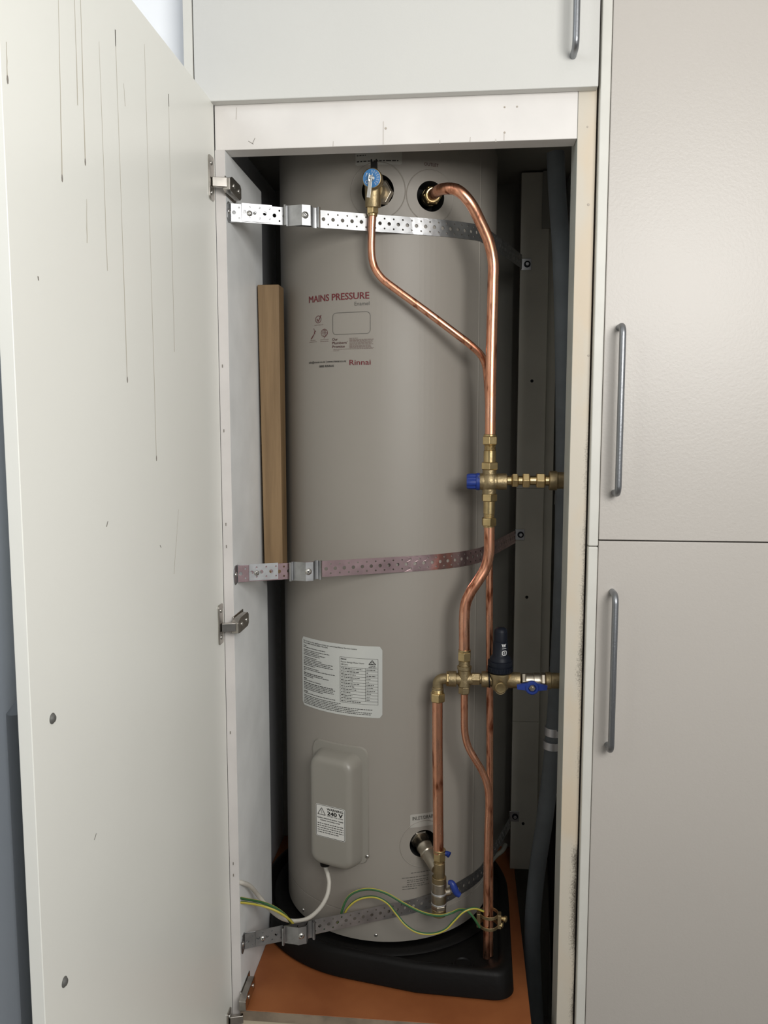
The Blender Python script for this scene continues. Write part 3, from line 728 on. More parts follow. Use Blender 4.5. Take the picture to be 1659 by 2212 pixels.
def strap(name, label, left, front, right, mats, clip_px, scr_px, y_l):
    """left = tab point on the side panel, front = pixels along the cylinder, right = bracket point"""
    t = thing(name, label, 'strap', tuple(left), 'perforated steel restraint straps round the cylinder')
    pts = [Vector(left)]
    arc = [cyl(x, y, .0016) for x, y in front]
    fine_ = catmull(arc, 8)
    fix = []
    for p in fine_:
        th = math.atan2(p.x-TX, TY-p.y); fix.append(on_cyl(th, p.z, .0016))
    # carry on round the side to where the straight run to the back bracket leaves the casing
    rt = Vector(right); D = math.hypot(rt.x-TX, rt.y-TY); phi = math.atan2(rt.x-TX, TY-rt.y); thT = phi-math.acos((TR+.0016)/D)
    th0 = math.atan2(fix[-1].x-TX, TY-fix[-1].y); slope = (fix[-1].z-fix[-4].z)/max((fix[-1]-fix[-4]).length, 1e-6)
    z = fix[-1].z; zT = z+(rt.z-z)*.45
    for i in range(1, 9):
        fix.append(on_cyl(th0+(thT-th0)*i/8, z+(zT-z)*i/8, .0016))
    pts += fix; pts.append(rt)
    tot = sum((q-p).length for p, q in zip(pts, pts[1:])); nc = int(tot/PITCH)
    b = MB()
    for c in range(nc):
        vs = []
        for v in CV:
            s = c*PITCH+v.x
            p, tg = path_frame(pts, s); vs.append(p+Vector((0, 0, v.y)))
        b.add(vs, CF)
    band = b.build('band', mats, t, smooth=0)
    sol = band.modifiers.new('thickness', 'SOLIDIFY'); sol.thickness = .0008; sol.offset = 0
    # doubled end piece and tab on the side panel
    T1 = (pts[1]-pts[0]).normalized(); up = Vector((0, 0, 1)); nr = T1.cross(up).normalized()
    if nr.y > 0: nr = -nr
    zl = left[2]
    b = MB(); poly = []
    for y_, z_ in ((0, -.0155), (.014, -.018), (.020, -.012), (.022, 0), (.020, .010), (.014, .0155), (0, .0155)): poly.append((left[1]+.004-y_+0, zl+z_))
    b.prism(poly, 'x', -.3922, -.3908)
    for i in range(1):
        o = Vector((-.3915, left[1]+.003, zl)); e = o+T1*.032+nr*.0022
        vs = []
        for p_, hz in ((o, .0155), (o+Vector((.003, .0, 0)), .0155), (e, .0145)):
            for n_ in (0, .0012): vs += [p_+nr*n_+up*hz, p_+nr*n_-up*hz]
        fs = []
        for k in range(2):
            a = 4*k; fs += [(a, a+4, a+5, a+1), (a+2, a+3, a+7, a+6), (a, a+2, a+6, a+4), (a+1, a+5, a+7, a+3)]
        fs += [(0, 1, 3, 2), (8, 10, 11, 9)]
        b.add(vs, fs)
    br = b.build('end_bracket', M['zinc'], t, bevel=.0004)
    screw(Vector((-.3908, left[1]-.007, zl)), (1, 0, 0), .0045, t)
    # screw joining the doubled ends
    def s_at(px):
        best = None; acc = 0
        for p, q in zip(pts, pts[1:]):
            L = (q-p).length; m_ = max(1, int(L/.002))
            for i in range(m_):
                r_ = p+(q-p)*(i/m_); d = r_-CAM; x_ = 829.5+FPX*d.dot(Rv)/d.dot(Fv)
                if best is None or abs(x_-px) < best[0]: best = (abs(x_-px), acc+L*i/m_)
            acc += L
        return best[1]
    sp, tg = path_frame(pts, s_at(scr_px)); nn_ = tg.cross(up).normalized(); nn_ = -nn_ if nn_.y > 0 else nn_
    screw(sp+nn_*.002, nn_, .0048, t)
    # overlap plate: the doubled end of the band, perforated too
    b = MB(); s_a = s_at(scr_px)-PITCH*.77
    for c in range(3):
        vs = []
        for v in CV:
            q_, tq = path_frame(pts, s_a+c*PITCH+v.x); vs.append(q_+nn_*.0016+up*(v.y+(.0016 if clip_px[0] != 608 else .0030)))
        b.add(vs, CF)
    ov = b.build('overlap_plate', M['zinc'], t, smooth=0)
    sol = ov.modifiers.new('thickness', 'SOLIDIFY'); sol.thickness = .0008; sol.offset = 0
    # hat-shaped saddle clip
    s0 = s_at(clip_px[0]); s1 = s_at(clip_px[1]); Lc = s1-s0
    prof = [(0, .0075), (.0022, .0095), (.0045, .0075), (.0050, .0025), (.007, .0022), (.36*Lc+.004, .0145), (.40*Lc+.004, .0165), (.70*Lc, .0165), (.725*Lc, .0150), (.80*Lc, .0035), (.86*Lc, .0022), (Lc-.0055, .0025), (Lc-.005, .0095), (Lc-.0025, .0115), (Lc, .0095), (Lc-.0002, .0020)]
    b = MB(); vs = []; hz = SH/2+.0022; base = []
    p0, tg0 = path_frame(pts, s0+Lc/2); nrc = tg0.cross(up).normalized(); nrc = -nrc if nrc.y > 0 else nrc
    upc = up
    for s_, o_ in prof:
        q_ = p0+tg0*(s_-Lc/2)+nrc*(o_+.001); base.append(q_)
    for th_ in (0, .0013):
        for q_ in base: vs += [q_+nrc*th_+upc*hz, q_+nrc*th_-upc*hz]
    m_ = len(base); fs = []
    for i in range(m_-1):
        fs += [(2*i, 2*i+1, 2*i+3, 2*i+2), (2*m_+2*i, 2*m_+2*i+2, 2*m_+2*i+3, 2*m_+2*i+1), (2*i, 2*i+2, 2*m_+2*i+2, 2*m_+2*i), (2*i+1, 2*m_+2*i+1, 2*m_+2*i+3, 2*i+3)]
    fs += [(0, 2*m_, 2*m_+1, 1), (2*m_-2, 2*m_-1, 4*m_-1, 4*m_-2)]
    b.add(vs, fs); b.build('saddle_clip', M['zinc'], t, smooth=30, bevel=.0004)
    screw(p0+tg0*(.55*Lc-Lc/2)+nrc*.019, nrc, .0060, t)
    # bracket at the back
    b = MB(); b.box(rt.x-.004, rt.x+.018, 1.8775, 1.8795, rt.z-.0125, rt.z+.0125); b.box(rt.x-.005, rt.x-.0035, rt.y-.002, 1.8795, rt.z-.0125, rt.z+.0125)
    b.build('back_bracket', M['zinc'], t, bevel=.0012)
    b = MB(); b.lathe((rt.x+.009, 1.8775, rt.z), (0, -1, 0), [(0, .0072), (.0015, .0072), (.0018, .005)], 20); b.build('washer', M['navy'], t); b = MB(); b.nut((rt.x+.009, 1.876, rt.z), (0, -1, 0), 0, .004, .0042)
    b.build('coach_bolt', M['zinc'], t)
    return t, pts
zl = {k: at(506, y, 1.376).z for k, y in (('t', 458), ('m', 1240), ('l', 2034))}
rb = {k: at(x, y, 1.862) for k, x, y in (('t', 1131, 568), ('m', 1117, 1157), ('l', 1105, 1770))}
strap('restraint_strap', 'uppermost perforated strap crossing the cylinder below the two top ports', (-.3895, 1.378, zl['t']),
      [(890, 487.5), (925, 490), (960, 493), (1000, 497.5), (1035, 503)], rb['t'], M['zinc'], (612, 688), 540, 458)
strap('restraint_strap', 'middle perforated strap across the cylinder, a pink reflection tinted into its metal', (-.3895, 1.378, zl['m']),
      [(885, 1218), (920, 1215.5), (960, 1212), (1000, 1207), (1040, 1198)], rb['m'], M['zinc_pinkrefl'], (623, 692), 554, 1240)
_, lowp = strap('restraint_strap', 'lowest perforated strap crossing above the black tray', (-.3895, 1.378, zl['l']),
      [(885, 1959), (920, 1949), (955, 1938), (1000, 1914), (1040, 1884)], rb['l'], M['zinc'], (608, 679), 566, 2034)

# ============================================================ PIPES
def pipe(name, label, path, r, n=10):
    b = MB(); b.tube(pxpath(path, n), r, 24)
    return tag(b.build(name, M['copper'], smooth=60), label, 'pipe')
R20, R15 = .0097, .0066
HY = 1.48
pipe('hot_outlet_pipe', 'thick copper pipe curving from the upper right port down to the tempering valve',
     [(930, 425, 1.535), (938, 418, 1.50), (958, 408, 1.462), (988, 411, 1.448), (1015, 437, 1.45), (1037, 478, 1.462), (1056, 522, 1.473), (1065, 565, HY), (1065, 610, HY), (1061, 780, HY), (1059, 952, HY)], R20)
pipe('relief_drain_pipe', 'thin copper drain pipe slanting down from the relief valve behind the thick pipe',
     [(805, 462, 1.462), (803, 500, 1.462), (803, 550, 1.464), (809, 577, 1.465), (824, 600, 1.466), (846, 618, 1.467), (920, 672, 1.473), (985, 721, 1.485), (1022, 750, 1.495), (1042, 772, 1.505), (1051, 800, 1.513), (1056, 900, 1.518), (1057, 1240, 1.518), (1058, 1500, 1.518), (1058, 1750, 1.512), (1058, 2063, 1.490)], R15)
pipe('tempering_cold_pipe', 'thick copper pipe swan-necking down left from the tempering valve',
     [(1057, 1128, HY), (1057, 1165, HY), (1056, 1198, HY), (1048, 1228, HY), (1033, 1254, 1.477), (1017, 1278, 1.475), (1006, 1304, 1.474), (1003, 1335, 1.473), (1003, 1370, 1.472), (1003, 1412, 1.472)], R20)
pipe('cold_inlet_pipe', 'straight thick copper pipe dropping from the brass elbow to the inlet',
     [(945, 1508, 1.47), (945, 1600, 1.469), (946, 1720, 1.467), (947, 1842, 1.465)], R20, 4)
pipe('cold_relief_drain_pipe', 'thin copper pipe dropping from the brass tee and kinking right to the tray',
     [(1003, 1490, 1.472), (1003, 1540, 1.472), (1004, 1582, 1.472), (1011, 1612, 1.472), (1026, 1640, 1.472), (1041, 1665, 1.474), (1052, 1694, 1.474), (1056, 1728, 1.474), (1054, 1790, 1.474), (1052, 1900, 1.474), (1051, 2068, 1.474)], R15)

# ============================================================ FITTINGS
def piece(kind, o, ax, L, r, mk, parent):
    b = MB()
    if kind == 'n':
        b.nut(o, ax, 0, L, r*1.02, phase=PI/6+random.uniform(-.2, .2)); return b.build('nut', M[mk], parent, smooth=25, bevel=.0006)
    if kind == 't':
        k = max(3, int(L/.0016)); pr = []
        for i in range(k): pr += [(L*i/k, r*.95), (L*(i+.5)/k, r)]
        b.lathe(o, ax, pr+[(L, r*.95)]); return b.build('thread', M[mk], parent, smooth=35)
    c = min(.0009, L*.2); b.lathe(o, ax, [(0, r-c), (c, r), (L-c, r), (L, r-c)]); return b.build('collar', M[mk], parent, smooth=35)
def vstack(items, x, Y, parent):
    """items: (kind, y0, y1, width px, material) stacked on the vertical axis at pixel column x"""
    ref = at(x, (items[0][1]+items[-1][2])/2, Y)
    for kind, y0, y1, w, mk in items:
        za, zb = at(x, y0, Y).z, at(x, y1, Y).z
        piece(kind, (ref.x, Y, zb), (0, 0, 1), za-zb, w/2*m_per_px(at(x, (y0+y1)/2, Y)), mk, parent)
def hstack(items, y, Y, parent):
    for kind, x0, x1, w, mk in items:
        p0, p1 = at(x0, y, Y), at(x1, y, Y)
        piece(kind, (p0.x, Y, p0.z), (1, 0, 0), p1.x-p0.x, w/2*m_per_px(p0), mk, parent)

# tempering valve
p = at(1057, 1040, HY)
tv = thing('tempering_valve', 'brass tempering valve with a blue knob on the thick copper pipe', 'valve', tuple(p))
vstack([('c', 938, 943, 28, 'brass'), ('n', 942, 961, 33, 'brass'), ('t', 961, 975, 25, 'brass'), ('c', 973, 999, 27, 'brass'), ('n', 998, 1015, 38, 'brass'), ('c', 1015, 1022, 27, 'brassd'),
        ('c', 1057, 1066, 27, 'brassd'), ('n', 1066, 1083, 34, 'brass'), ('c', 1081, 1110, 25, 'brass'), ('t', 1108, 1119, 24, 'brass'), ('n', 1118, 1136, 32, 'brass'), ('c', 1135, 1139, 25, 'brass')], 1057.5, HY, tv)
b = MB(); r = .0143
b.lathe(at(1034, 1040, HY), (1, 0, 0), [(0, r*.98), (.003, r*1.03), (.030, r*1.03), (.033, r*.9)]); b.sphere(p, .0185, 24, 0, (.95, .95, 1.05))
b.lathe(p-Vector((0, 0, .024)), (0, 0, 1), [(0, .0120), (.010, .0125), (.038, .0125), (.048, .0120)])
b.lathe(p, (1, 0, 0), [(0, .012), (.014, .0135), (.0145, .0145), (.030, .0145), (.031, .013)])
b.build('valve_body', M['brassd'], tv, smooth=40)
b = MB(); kx = at(1008, 1040, HY); kr = .0142; prof = []
L_ = at(1036, 1040, HY).x-kx.x
seg = 36
for t_, rr in ((0, .86), (.0015, .96), (.008, 1), (L_*.72, 1), (L_*.74, 1.08), (L_, 1.1)):
    prof.append((t_, kr*rr))
o = len(b.v)
b.lathe(kx, (1, 0, 0), prof, seg)
vv = []
for i, v in enumerate(b.v):
    ring, k = divmod(i, seg)
    if 1 <= ring <= 3 and k % 4 in (0, 1):
        c_ = Vector((v[0], kx.y, kx.z)); vv.append(tuple(c_+(Vector(v)-c_)*.91))
    else: vv.append(v)
b.v = vv; b.build('knob', M['blue'], tv, smooth=35)
b = MB(); uv, fs = text_mesh('W', .02); c_ = at(1033.5, 1031, HY-.0145)
b.add([c_+Vector((-.0008+v*.0030, -.0014, .004-u*.0055)) for u, v in uv], fs); b.build('knob_print', M['wprint'], tv, smooth=0)
# outlet chain to the right-hand wall pipe
p = at(1140, 1038, HY)
oc_ = thing('outlet_connector', 'row of brass hex couplings running right from the blue-knobbed tempering valve', 'fitting', tuple(p))
hstack([('c', 1092.5, 1105, 21, 'brass'), ('n', 1091.5, 1096, 25, 'brass'), ('t', 1104, 1108, 22, 'brass'), ('n', 1106, 1119, 31, 'brass'), ('c', 1119, 1129, 20, 'brass'), ('n', 1128.5, 1144, 33, 'brass'), ('c', 1144, 1160, 20, 'brass'),
        ('n', 1158, 1177, 33, 'brass'), ('c', 1177, 1188, 22, 'brass'), ('c', 1186, 1203, 42, 'brassd'), ('c', 1203, 1221, 36, 'brassd')], 1038, HY, oc_)

# cold manifold: elbow and tee
p = at(1003, 1465, 1.472)
cm = thing('brass_tee', 'dull brass elbow and tee joining three copper pipes low on the right', 'fitting', tuple(p))
vstack([('c', 1403, 1408, 27, 'brass'), ('n', 1407, 1427, 29, 'brass'), ('t', 1427, 1440, 25, 'brassd'), ('c', 1438, 1446, 31, 'brassd'), ('c', 1446, 1482, 28, 'brassd'), ('n', 1482, 1498, 25, 'brassd')], 1003, 1.472, cm)
hstack([('c', 985, 1022, 25, 'brassd'), ('n', 1018, 1037, 27, 'brassd'), ('c', 1036, 1041, 22, 'brassd'), ('n', 964, 970, 31, 'brass'), ('c', 969, 986, 34, 'brassd')], 1466, 1.472, cm)
b = MB(); e0 = at(968, 1466, 1.472); c0 = at(946, 1466, 1.472); e1 = at(945.5, 1492, 1.472); pts = [e0]; k = .010
for i in range(0, 9):
    a = PI/2*i/8; pts.append(Vector((c0.x+k-k*math.sin(a), c0.y, c0.z-k+k*math.cos(a))))
pts.append(Vector((c0.x, c0.y, e1.z))); b.tube(pts, .0098, 24); b.build('elbow', M['brassd'], cm, smooth=60)
vstack([('c', 1484, 1490, 25, 'brassd'), ('t', 1489, 1498, 26, 'brass'), ('n', 1496, 1515, 32, 'brass')], 945.5, 1.471, cm)

# pressure reducing valve with black bonnet
p = at(1080, 1466, 1.472)
pv = thing('pressure_valve', 'brass pressure valve with a tall dark navy bonnet', 'valve', tuple(p))
mp_ = m_per_px(p)
b = MB()
b.lathe(at(1040, 1467, 1.472), (1, 0, 0), [(0, .0135), (.001, .0145), (.013, .0145), (.016, .012), (.040, .012), (.043, .0145), (.069, .0145), (.070, .0135)])
b.lathe((p.x, p.y, at(1080, 1492, 1.472).z), (0, 0, 1), [(0, .010), (.004, .014), (.010, .0175), (.024, .020), (.030, .0213), (.0345, .0213)])
b.lathe((p.x, p.y-.006, at(1081, 1485, 1.46).z), (0, -1, 0), [(0, .0095), (.018, .0095)])
b.build('valve_body', M['brassd'], pv, smooth=40)
b = MB(); q = at(1081.5, 1485, 1.448); b.lathe(q, (0, -1, 0), [(0, .0092), (.002, .0098), (.004, .0098), (.0055, .0085), (.0052, .005)]); b.build('gauge_plug', M['brass'], pv)
b = MB(); zt_ = at(1080, 1355, 1.472).z; zr = at(1080, 1450, 1.472).z; z1 = at(1080, 1423, 1.472).z; zc_ = at(1080, 1385, 1.472).z
b.lathe((p.x, p.y, zr), (0, 0, 1), [(0, .0215), (.001, .0222), (.010, .0222), (.0105, .0205), (.0125, .0205), (.013, .0222), (z1-zr-.003, .0222), (z1-zr-.0025, .0195), (z1-zr+.003, .0185), (z1-zr+.0065, .0150), (z1-zr+.008, .0140), (zc_-zr, .0132), (zc_-zr+.0004, .0124), (zt_-zr-.008, .0122), (zt_-zr-.004, .0112), (zt_-zr-.001, .008), (zt_-zr, .002)], 40)
b.build('bonnet', M['navy'], pv, smooth=40)
b = MB()
for k in range(24):
    a = 2*PI*k/24; T_ = Matrix.Translation((p.x, p.y, 0)) @ Matrix.Rotation(a, 4, 'Z')
    b.box(.0215, .0228, -.0009, .0009, zr+.0008, zr+.0100, T=T_)
tag(b.build('grip_rib', M['navy'], pv), kind='stuff')
b = MB()
def bon(u, v): a = math.radians(10)+u/.0142; return Vector((p.x+.0145*math.sin(a), p.y-.0145*math.cos(a), v))
zw = at(1090, 1400, 1.455).z
uv, fs = text_mesh('W', .03); b.add([bon(-.001+.0085*u, zw+.0065*v) for u, v in uv], fs)
seg2(b, bon, [(0, zw-.0025), (.008, zw-.0025)], .0008, 0)
o_ = rrect(.0042, .0038, .0022, 5); o_.append(o_[0]); seg2(b, lambda u, v: bon(u+.0045, v+zw-.0105), o_, .0011, 0)
uv, fs = text_mesh('D', .05); b.add([bon(.003+.003*u, zw-.0122+.0035*v) for u, v in uv], fs)
b.build('bonnet_print', M['wprint'], pv, smooth=0)

b = MB(); b.lathe(at(1055, 1467, 1.472), (1, 0, .06), [(0, .0150), (.0003, .0155), (.0026, .0155), (.0029, .0150)]); b.build('cable_tie', M['black'], pv)
# isolating valve with blue butterfly handle
p = at(1152, 1471, 1.472)
iv = thing('isolating_valve', 'steel ball valve with a blue butterfly handle beside the navy bonnet', 'valve', tuple(p))
hstack([('n', 1126, 1136, 34, 'nick2'), ('c', 1135, 1168, 33, 'nick2'), ('c', 1152, 1166, 35, 'nick2'), ('n', 1168, 1178, 35, 'nick2'), ('c', 1178, 1190, 37, 'brassd'), ('c', 1189, 1215, 34, 'brassd')], 1470, 1.472, iv)
hp = at(1149, 1484, 1.450); b = MB()
b.lathe(hp+Vector((0, .012, 0)), (0, -1, 0), [(0, .0062), (.010, .0062)], 16, 1)
b.lathe(hp, (0, -1, 0), [(0, .0118), (.001, .0124), (.006, .0124), (.008, .0105), (.008, .0072), (.005, .0068)], 28)
for s_ in (-1, 1):
    b.prism([(hp.x+s_*.008, hp.z-.0055), (hp.x+s_*.026, hp.z-.0035), (hp.x+s_*.027, hp.z+.0045), (hp.x+s_*.008, hp.z+.0085)], 'y', hp.y-.0055, hp.y+.0005)
b.build('butterfly_handle', [M['blue'], M['nick2']], iv, smooth=35)
b = MB(); b.nut(hp+Vector((0, -.0045, 0)), (0, -1, 0), 0, .0045, .0056); b.lathe(hp+Vector((0, -.0085, 0)), (0, -1, 0), [(0, .0028), (.003, .0026)], 12); b.build('nut', M['nick2'], iv)

# inlet valve at the foot of the cold pipe
p = at(948, 1925, 1.466)
nv = thing('inlet_valve', 'nickel and brass inlet valve with blue lever at the bottom right port', 'valve', tuple(p))
vstack([('c', 1834, 1839, 27, 'brass'), ('n', 1838, 1858, 27, 'brass'), ('c', 1857, 1863, 22, 'brass'), ('c', 1862, 1896, 25, 'brassd'), ('c', 1893, 1905, 31, 'brassd'), ('c', 1905, 1926, 32, 'nick2'), ('c', 1926, 1929, 34, 'tape'), ('c', 1929, 1948, 33, 'nick2'), ('c', 1948, 1951, 34, 'tape'), ('n', 1951, 1962, 33, 'nick2'), ('c', 1961, 1976, 31, 'brassd')], 948.5, 1.466, nv)
a_ = cyl(913, 1818); d_ = Vector((TX-a_.x, TY-a_.y, 0)).normalized(); st = a_+d_*.035; en = Vector((at(944, 1872, 1.466).x, 1.466, at(944, 1876, 1.466).z))
dr_ = (en-st); Ls = dr_.length; b = MB()
b.lathe(st, dr_, [(0, .0145), (Ls*.35, .0145), (Ls*.37, .0158), (Ls*.42, .0158), (Ls*.44, .0145), (Ls*.55, .0145), (Ls*.56, .0156), (Ls*.60, .0156), (Ls*.62, .0140), (Ls*.9, .0125), (Ls, .011)])
b.build('inlet_branch', M['nick2'], nv, smooth=35)
b = MB(); b.nut(st+dr_.normalized()*.006, dr_, 0, .013, .0205); b.build('nut', M['nick2'], nv, smooth=25, bevel=.0008)
b = MB(); h0 = at(962, 1928, 1.468); b.lathe(h0, (1, .1, .25), [(0, .007), (.010, .007), (.011, .005), (.017, .005)], 18, 1)
path = pxpath([(969, 1906, 1.458), (976, 1908, 1.456), (981, 1918, 1.455), (986, 1928, 1.455), (993, 1934, 1.455)], 6)
b.tube(path, lambda t: .0040+.0022*math.sin(PI*t)+.001*t, 12, 0)
b.build('lever', [M['blue'], M['nick2']], nv, smooth=50)
b = MB(); b.tube(pxpath([(958, 1843, 1.478), (966, 1844, 1.478), (971, 1847, 1.476)], 5), lambda t: .0045+.0012*t, 12); b.build('drain_tap', M['blue'], nv, smooth=50)

# outlet port nut
a_ = cyl(931, 424); p = a_+Vector((0, .018, 0))
on_ = thing('outlet_union', 'brass union nut sunk in the upper right port of the cylinder', 'fitting', tuple(p))
q0 = at(928, 427, 1.545); q1 = at(939, 418, 1.497); dd = q1-q0; b = MB(); b.nut(q0, dd, .014, .030, .0172); b.build('nut', M['brass'], on_, smooth=25, bevel=.0006)
b = MB(); b.lathe(q0, dd, [(0, .016), (.014, .016)]); b.lathe(q0+dd.normalized()*.030, dd, [(0, .0145), (.003, .0142), (.005, .0120)], 28, 1)
b.build('union_body', [M['brassd'], M['brass']], on_, smooth=35)

# relief valve
p = at(805, 420, 1.462)
rv = thing('relief_valve', 'brass relief valve with a round blue cap at the upper left port', 'valve', tuple(p))
capc = at(803, 385, 1.428); nrm2 = (CAM-capc); nrm2 = Vector((-.12, -1, -.10)).normalized()
b = MB(); b.lathe(capc-nrm2*.030, nrm2, [(0, .0135), (.012, .0150), (.018, .0168), (.028, .0172), (.030, .0160), (.0302, .0155)], 36)
b.tube([capc-nrm2*.022, at(806, 405, 1.458), at(806, 448, 1.462)], lambda t: .0155-.002*t, 24)
pa = cyl(820, 415); b.lathe(Vector((at(812, 412, 1.46).x, 1.455, at(812, 412, 1.46).z)), pa-Vector((at(812, 412, 1.46).x, 1.455, at(812, 412, 1.46).z)), [(0, .012), (.015, .0135), (.070, .0135)])
b.build('valve_body', M['brassd'], rv, smooth=40)
b = MB(); oo = Vector((at(820, 414, 1.485).x, 1.487, at(820, 414, 1.485).z)); b.nut(oo, (.12, 1, 0), 0, .014, .0225); b.build('nut', M['nick2'], rv, smooth=25, bevel=.0008)
b = MB(); b.lathe(capc-nrm2*.0005, nrm2, [(0, .0150), (.0012, .0150), (.0014, .0145)], 36); b.build('cap', M['bluelid'], rv, smooth=30)
b = MB(); t1_ = nrm2.cross(Vector((0, 0, 1))).normalized(); t2_ = t1_.cross(nrm2).normalized()
if t1_.x < 0: t1_ = -t1_
if t2_.z < 0: t2_ = -t2_
cp = lambda u, v: capc+nrm2*.0012+t1_*u+t2_*v
for rr in (.0125, .0108, .0092):
    for a0 in range(-60, 100, 20):
        seg2(b, cp, [(rr*math.cos(math.radians(a0+k*5)), rr*math.sin(math.radians(a0+k*5))) for k in range(3)], .0005, 0)
ring2(b, cp, -.0085, -.0055, .0026, .0026, .0005, 0, 14); seg2(b, cp, [(-.0100, .0030), (-.0078, .0085)], .0008, 0); seg2(b, cp, [(-.009, .0085), (-.0068, .0080)], .0006, 0)
b.build('cap_print', M['wprint'], rv, smooth=0)
b = MB(); b.lathe(capc+nrm2*.0006, nrm2, [(0, .0048), (.001, .0048), (.0012, .0035), (.007, .0030), (.008, .002)], 20, 0)
T_ = Matrix.Translation(capc+nrm2*.006) @ Matrix(((t1_.x, nrm2.x, t2_.x, 0), (t1_.y, nrm2.y, t2_.y, 0), (t1_.z, nrm2.z, t2_.z, 0), (0, 0, 0, 1))) @ Matrix.Rotation(math.radians(9), 4, 'Y')
b.box(-.0032, .0032, 0, .0012, -.032, .004, 0, T_); b.box(-.0032, -.0022, 0, .005, -.006, .006, 0, T_); b.box(.0022, .0032, 0, .005, -.006, .006, 0, T_)
b.build('lever', M['chrome'], rv, bevel=.0004)
vstack([('c', 430, 437, 29, 'brassd'), ('t', 436, 446, 24, 'brass'), ('n', 445, 463, 26, 'brass'), ('c', 462, 468, 20, 'brass')], 805, 1.462, rv)
b = MB(); q = at(808, 358, 1.452); b.box(q.x-.0055, q.x+.0055, q.y-.004, q.y+.004, q.z-.010, q.z+.006); b.box(q.x-.0055, q.x-.003, q.y-.004, q.y+.004, q.z+.006, q.z+.010); b.box(q.x+.003, q.x+.0055, q.y-.004, q.y+.004, q.z+.006, q.z+.010)
b.build('lever_catch', M['black'], rv, bevel=.0008)

# earth clamp
p = at(1056, 1985, 1.483)
ec = thing('earth_clamp', 'small tarnished brass earthing clamp on the thin pipes above the tray', 'clamp', tuple(p))
b = MB()
for zz in (-.011, .011):
    b.lathe(p+Vector((0, 0, zz-.003)), (0, 0, 1), [(0, .0185), (.006, .0185), (.006, .0165), (0, .0165)], 28, cap=False)
b.box(p.x-.023, p.x-.016, p.y-.008, p.y+.006, p.z-.014, p.z+.013); b.box(p.x+.016, p.x+.023, p.y-.009, p.y+.006, p.z-.014, p.z+.013)
b.build('clamp_band', M['brassd'], ec, bevel=.0008)
b = MB(); b.lathe((p.x+.022, p.y-.004, p.z+.006), (1, -.4, 0), [(0, .004), (.006, .004), (.007, .006), (.011, .006), (.012, .004)], 12); b.nut((p.x+.021, p.y-.004, p.z-.007), (1, -.4, 0), 0, .006, .0055); b.build('clamp_bolt', M['brass'], ec)

# ============================================================ CABLES
b = MB(); b.tube(pxpath([(514, 1905, 1.362), (524, 1907, 1.368), (540, 1914, 1.39), (560, 1937, 1.425), (585, 1966, 1.44), (612, 1985, 1.448), (638, 1989.5, 1.450), (665, 1984, 1.452), (690, 1963, 1.46), (706, 1936, 1.468), (711, 1908, 1.478), (708, 1888, 1.486)], 8)[:-1]+catmull([at(708, 1888, 1.486), gl+Vector((.001, 0, -.006)), gl+Vector((0, 0, .004))], 5), .0040, 14)
cab = tag(b.build('power_cable', M['white'], smooth=60), 'white power cable looping from the cupboard side up to the element cover', 'cable')
def gy(k, seg): return 0 if (k % seg) < seg*.6 else 1
def wire(label, path, flip):
    b = MB(); b.tube(pxpath(path, 7), .0024, 10, mfun=(lambda k, s: 1-gy(k, s)) if flip else gy)
    return tag(b.build('earth_wire', [M['green'], M['yellow']], smooth=60), label, 'wire', 'green and yellow earth wires')
wire('upper earth wire, mostly green, arching over the lowest strap',
     [(514, 1939, 1.362), (530, 1942, 1.375), (565, 1949, 1.405), (595, 1961, 1.415), (618, 1979, 1.425), (637, 2004, 1.436), (665, 2012, 1.446), (705, 2005, 1.458), (732, 1993, 1.464), (739, 1966, 1.462), (752, 1938, 1.462), (775, 1924, 1.462), (803, 1921, 1.462), (835, 1930, 1.46), (875, 1953, 1.452), (915, 1972, 1.442), (950, 1978, 1.435), (975, 1972, 1.44), (992, 1965, 1.455), (1008, 1967, 1.46), (1022, 1981, 1.46), (1036, 2003, 1.467)], 0)
wire('lower earth wire, mostly yellow, sagging deepest in front of the strap',
     [(514, 1949, 1.362), (530, 1950, 1.374), (568, 1957, 1.398), (600, 1969, 1.405), (626, 1987, 1.42), (645, 2008, 1.440), (670, 2016, 1.450), (708, 2008, 1.462), (737, 1993, 1.470), (748, 1966, 1.468), (768, 1946, 1.466), (792, 1938, 1.466), (815, 1939, 1.463), (838, 1952, 1.458), (856, 1974, 1.445), (876, 1998, 1.436), (902, 2014, 1.434), (935, 2017, 1.434), (962, 2008, 1.434), (982, 1988, 1.435), (1002, 1969, 1.437), (1024, 1962, 1.445), (1044, 1968, 1.458)], 1)

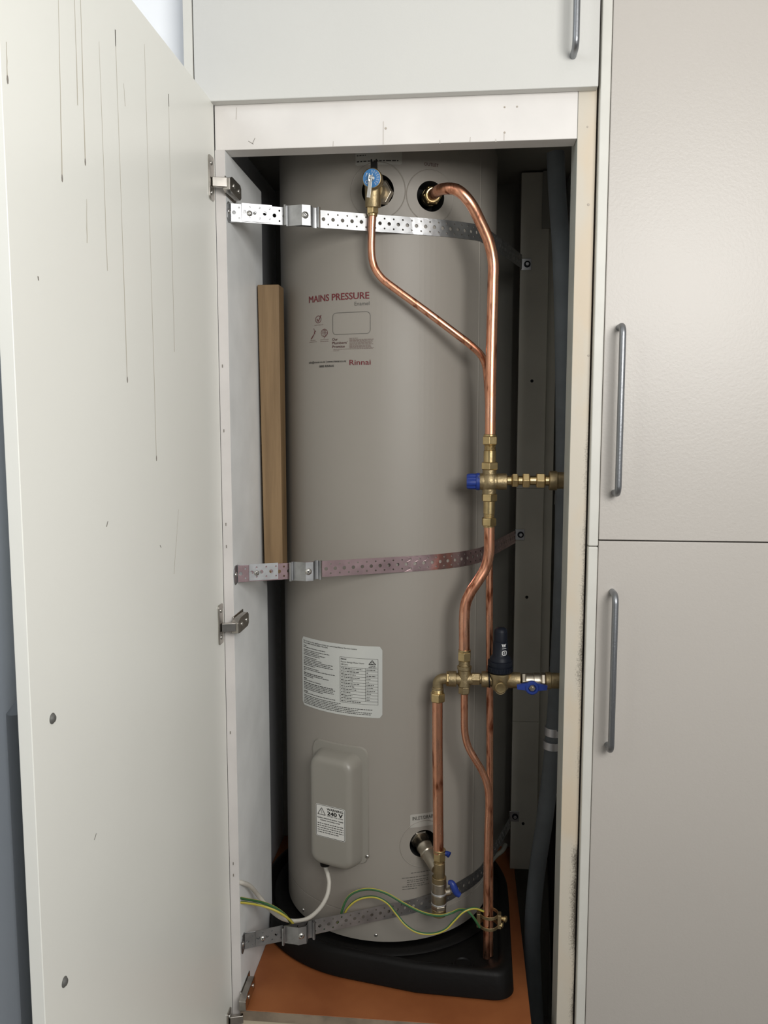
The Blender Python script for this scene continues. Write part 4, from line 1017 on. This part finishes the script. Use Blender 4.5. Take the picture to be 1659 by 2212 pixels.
# ============================================================ OTHER THINGS IN THE CUPBOARD
pa_, pb_ = at(556, 615, 1.545), at(570, 1222, 1.545)
b = MB(); vs = []
for (l, r_, y) in ((556, 602, 615), (572, 611, 1250)):
    a = at(l, y, 1.547); c = at(r_, y, 1.547); 
    for yy in (1.547, 1.590):
        vs += [(max(a.x, -.3918), yy, a.z), (min(c.x, -.347), yy, a.z)]
b.add(vs, [(0, 1, 3, 2), (4, 6, 7, 5), (0, 4, 5, 1), (2, 3, 7, 6), (0, 2, 6, 4), (1, 5, 7, 3)])
tag(b.build('timber_offcut', M['timber'], bevel=.0012), 'rough pine offcut wedged upright between cupboard side and cylinder', 'timber')

lp = thing('lagged_pipe', 'blue-grey foam-lagged pipe with foil tape down the right side', 'pipe', tuple(at(1120, 2200, 1.62)))
pth = pxpath([(1200, 330, 1.62), (1203, 400, 1.62), (1213, 560, 1.60), (1218, 760, 1.585), (1219, 1000, 1.575), (1215, 1250, 1.57), (1206, 1450, 1.575), (1194, 1620, 1.585), (1178, 1760, 1.60), (1158, 1900, 1.615), (1150, 2020, 1.62), (1158, 2212, 1.61), (1168, 2330, 1.60)], 8)
b = MB(); b.tube(pth, lambda t: .0165, 20); b.build('foam_sleeve', M['grey'], lp, smooth=60)
for (xa, ya, xb, yb) in ((1221, 878, 1221, 886), (1219, 1068, 1218, 1090), (1209, 1428, 1207, 1446), (1196, 1570, 1195, 1587), (1193, 1600, 1192, 1616)):
    b = MB(); b.tube([at(xa, ya, 1.582), at(xb, yb, 1.582)], .0175, 20); b.build('foil_tape', M['tape'], lp, smooth=60)
b = MB(); b.tube(pxpath([(1188, 1650, 1.74), (1194, 1850, 1.72), (1203, 2100, 1.68), (1208, 2300, 1.65)], 6), .012, 16)  # black tube put where the right side is only in shadow
tag(b.build('shadow_tube', M['black'], smooth=60), 'black tube standing in for shadow low on the right behind the jamb', 'shadow stand-in')
b = MB(); b.tube(pxpath([(1092, 1825, 1.80), (1085, 1838, 1.78), (1072, 1848, 1.77), (1060, 1862, 1.75)], 5), .005, 12)
tag(b.build('clear_tube', mat('cloudy_tube', (.20, .20, .17), .3), smooth=60), 'short cloudy tube at the back right of the tray', 'tube')
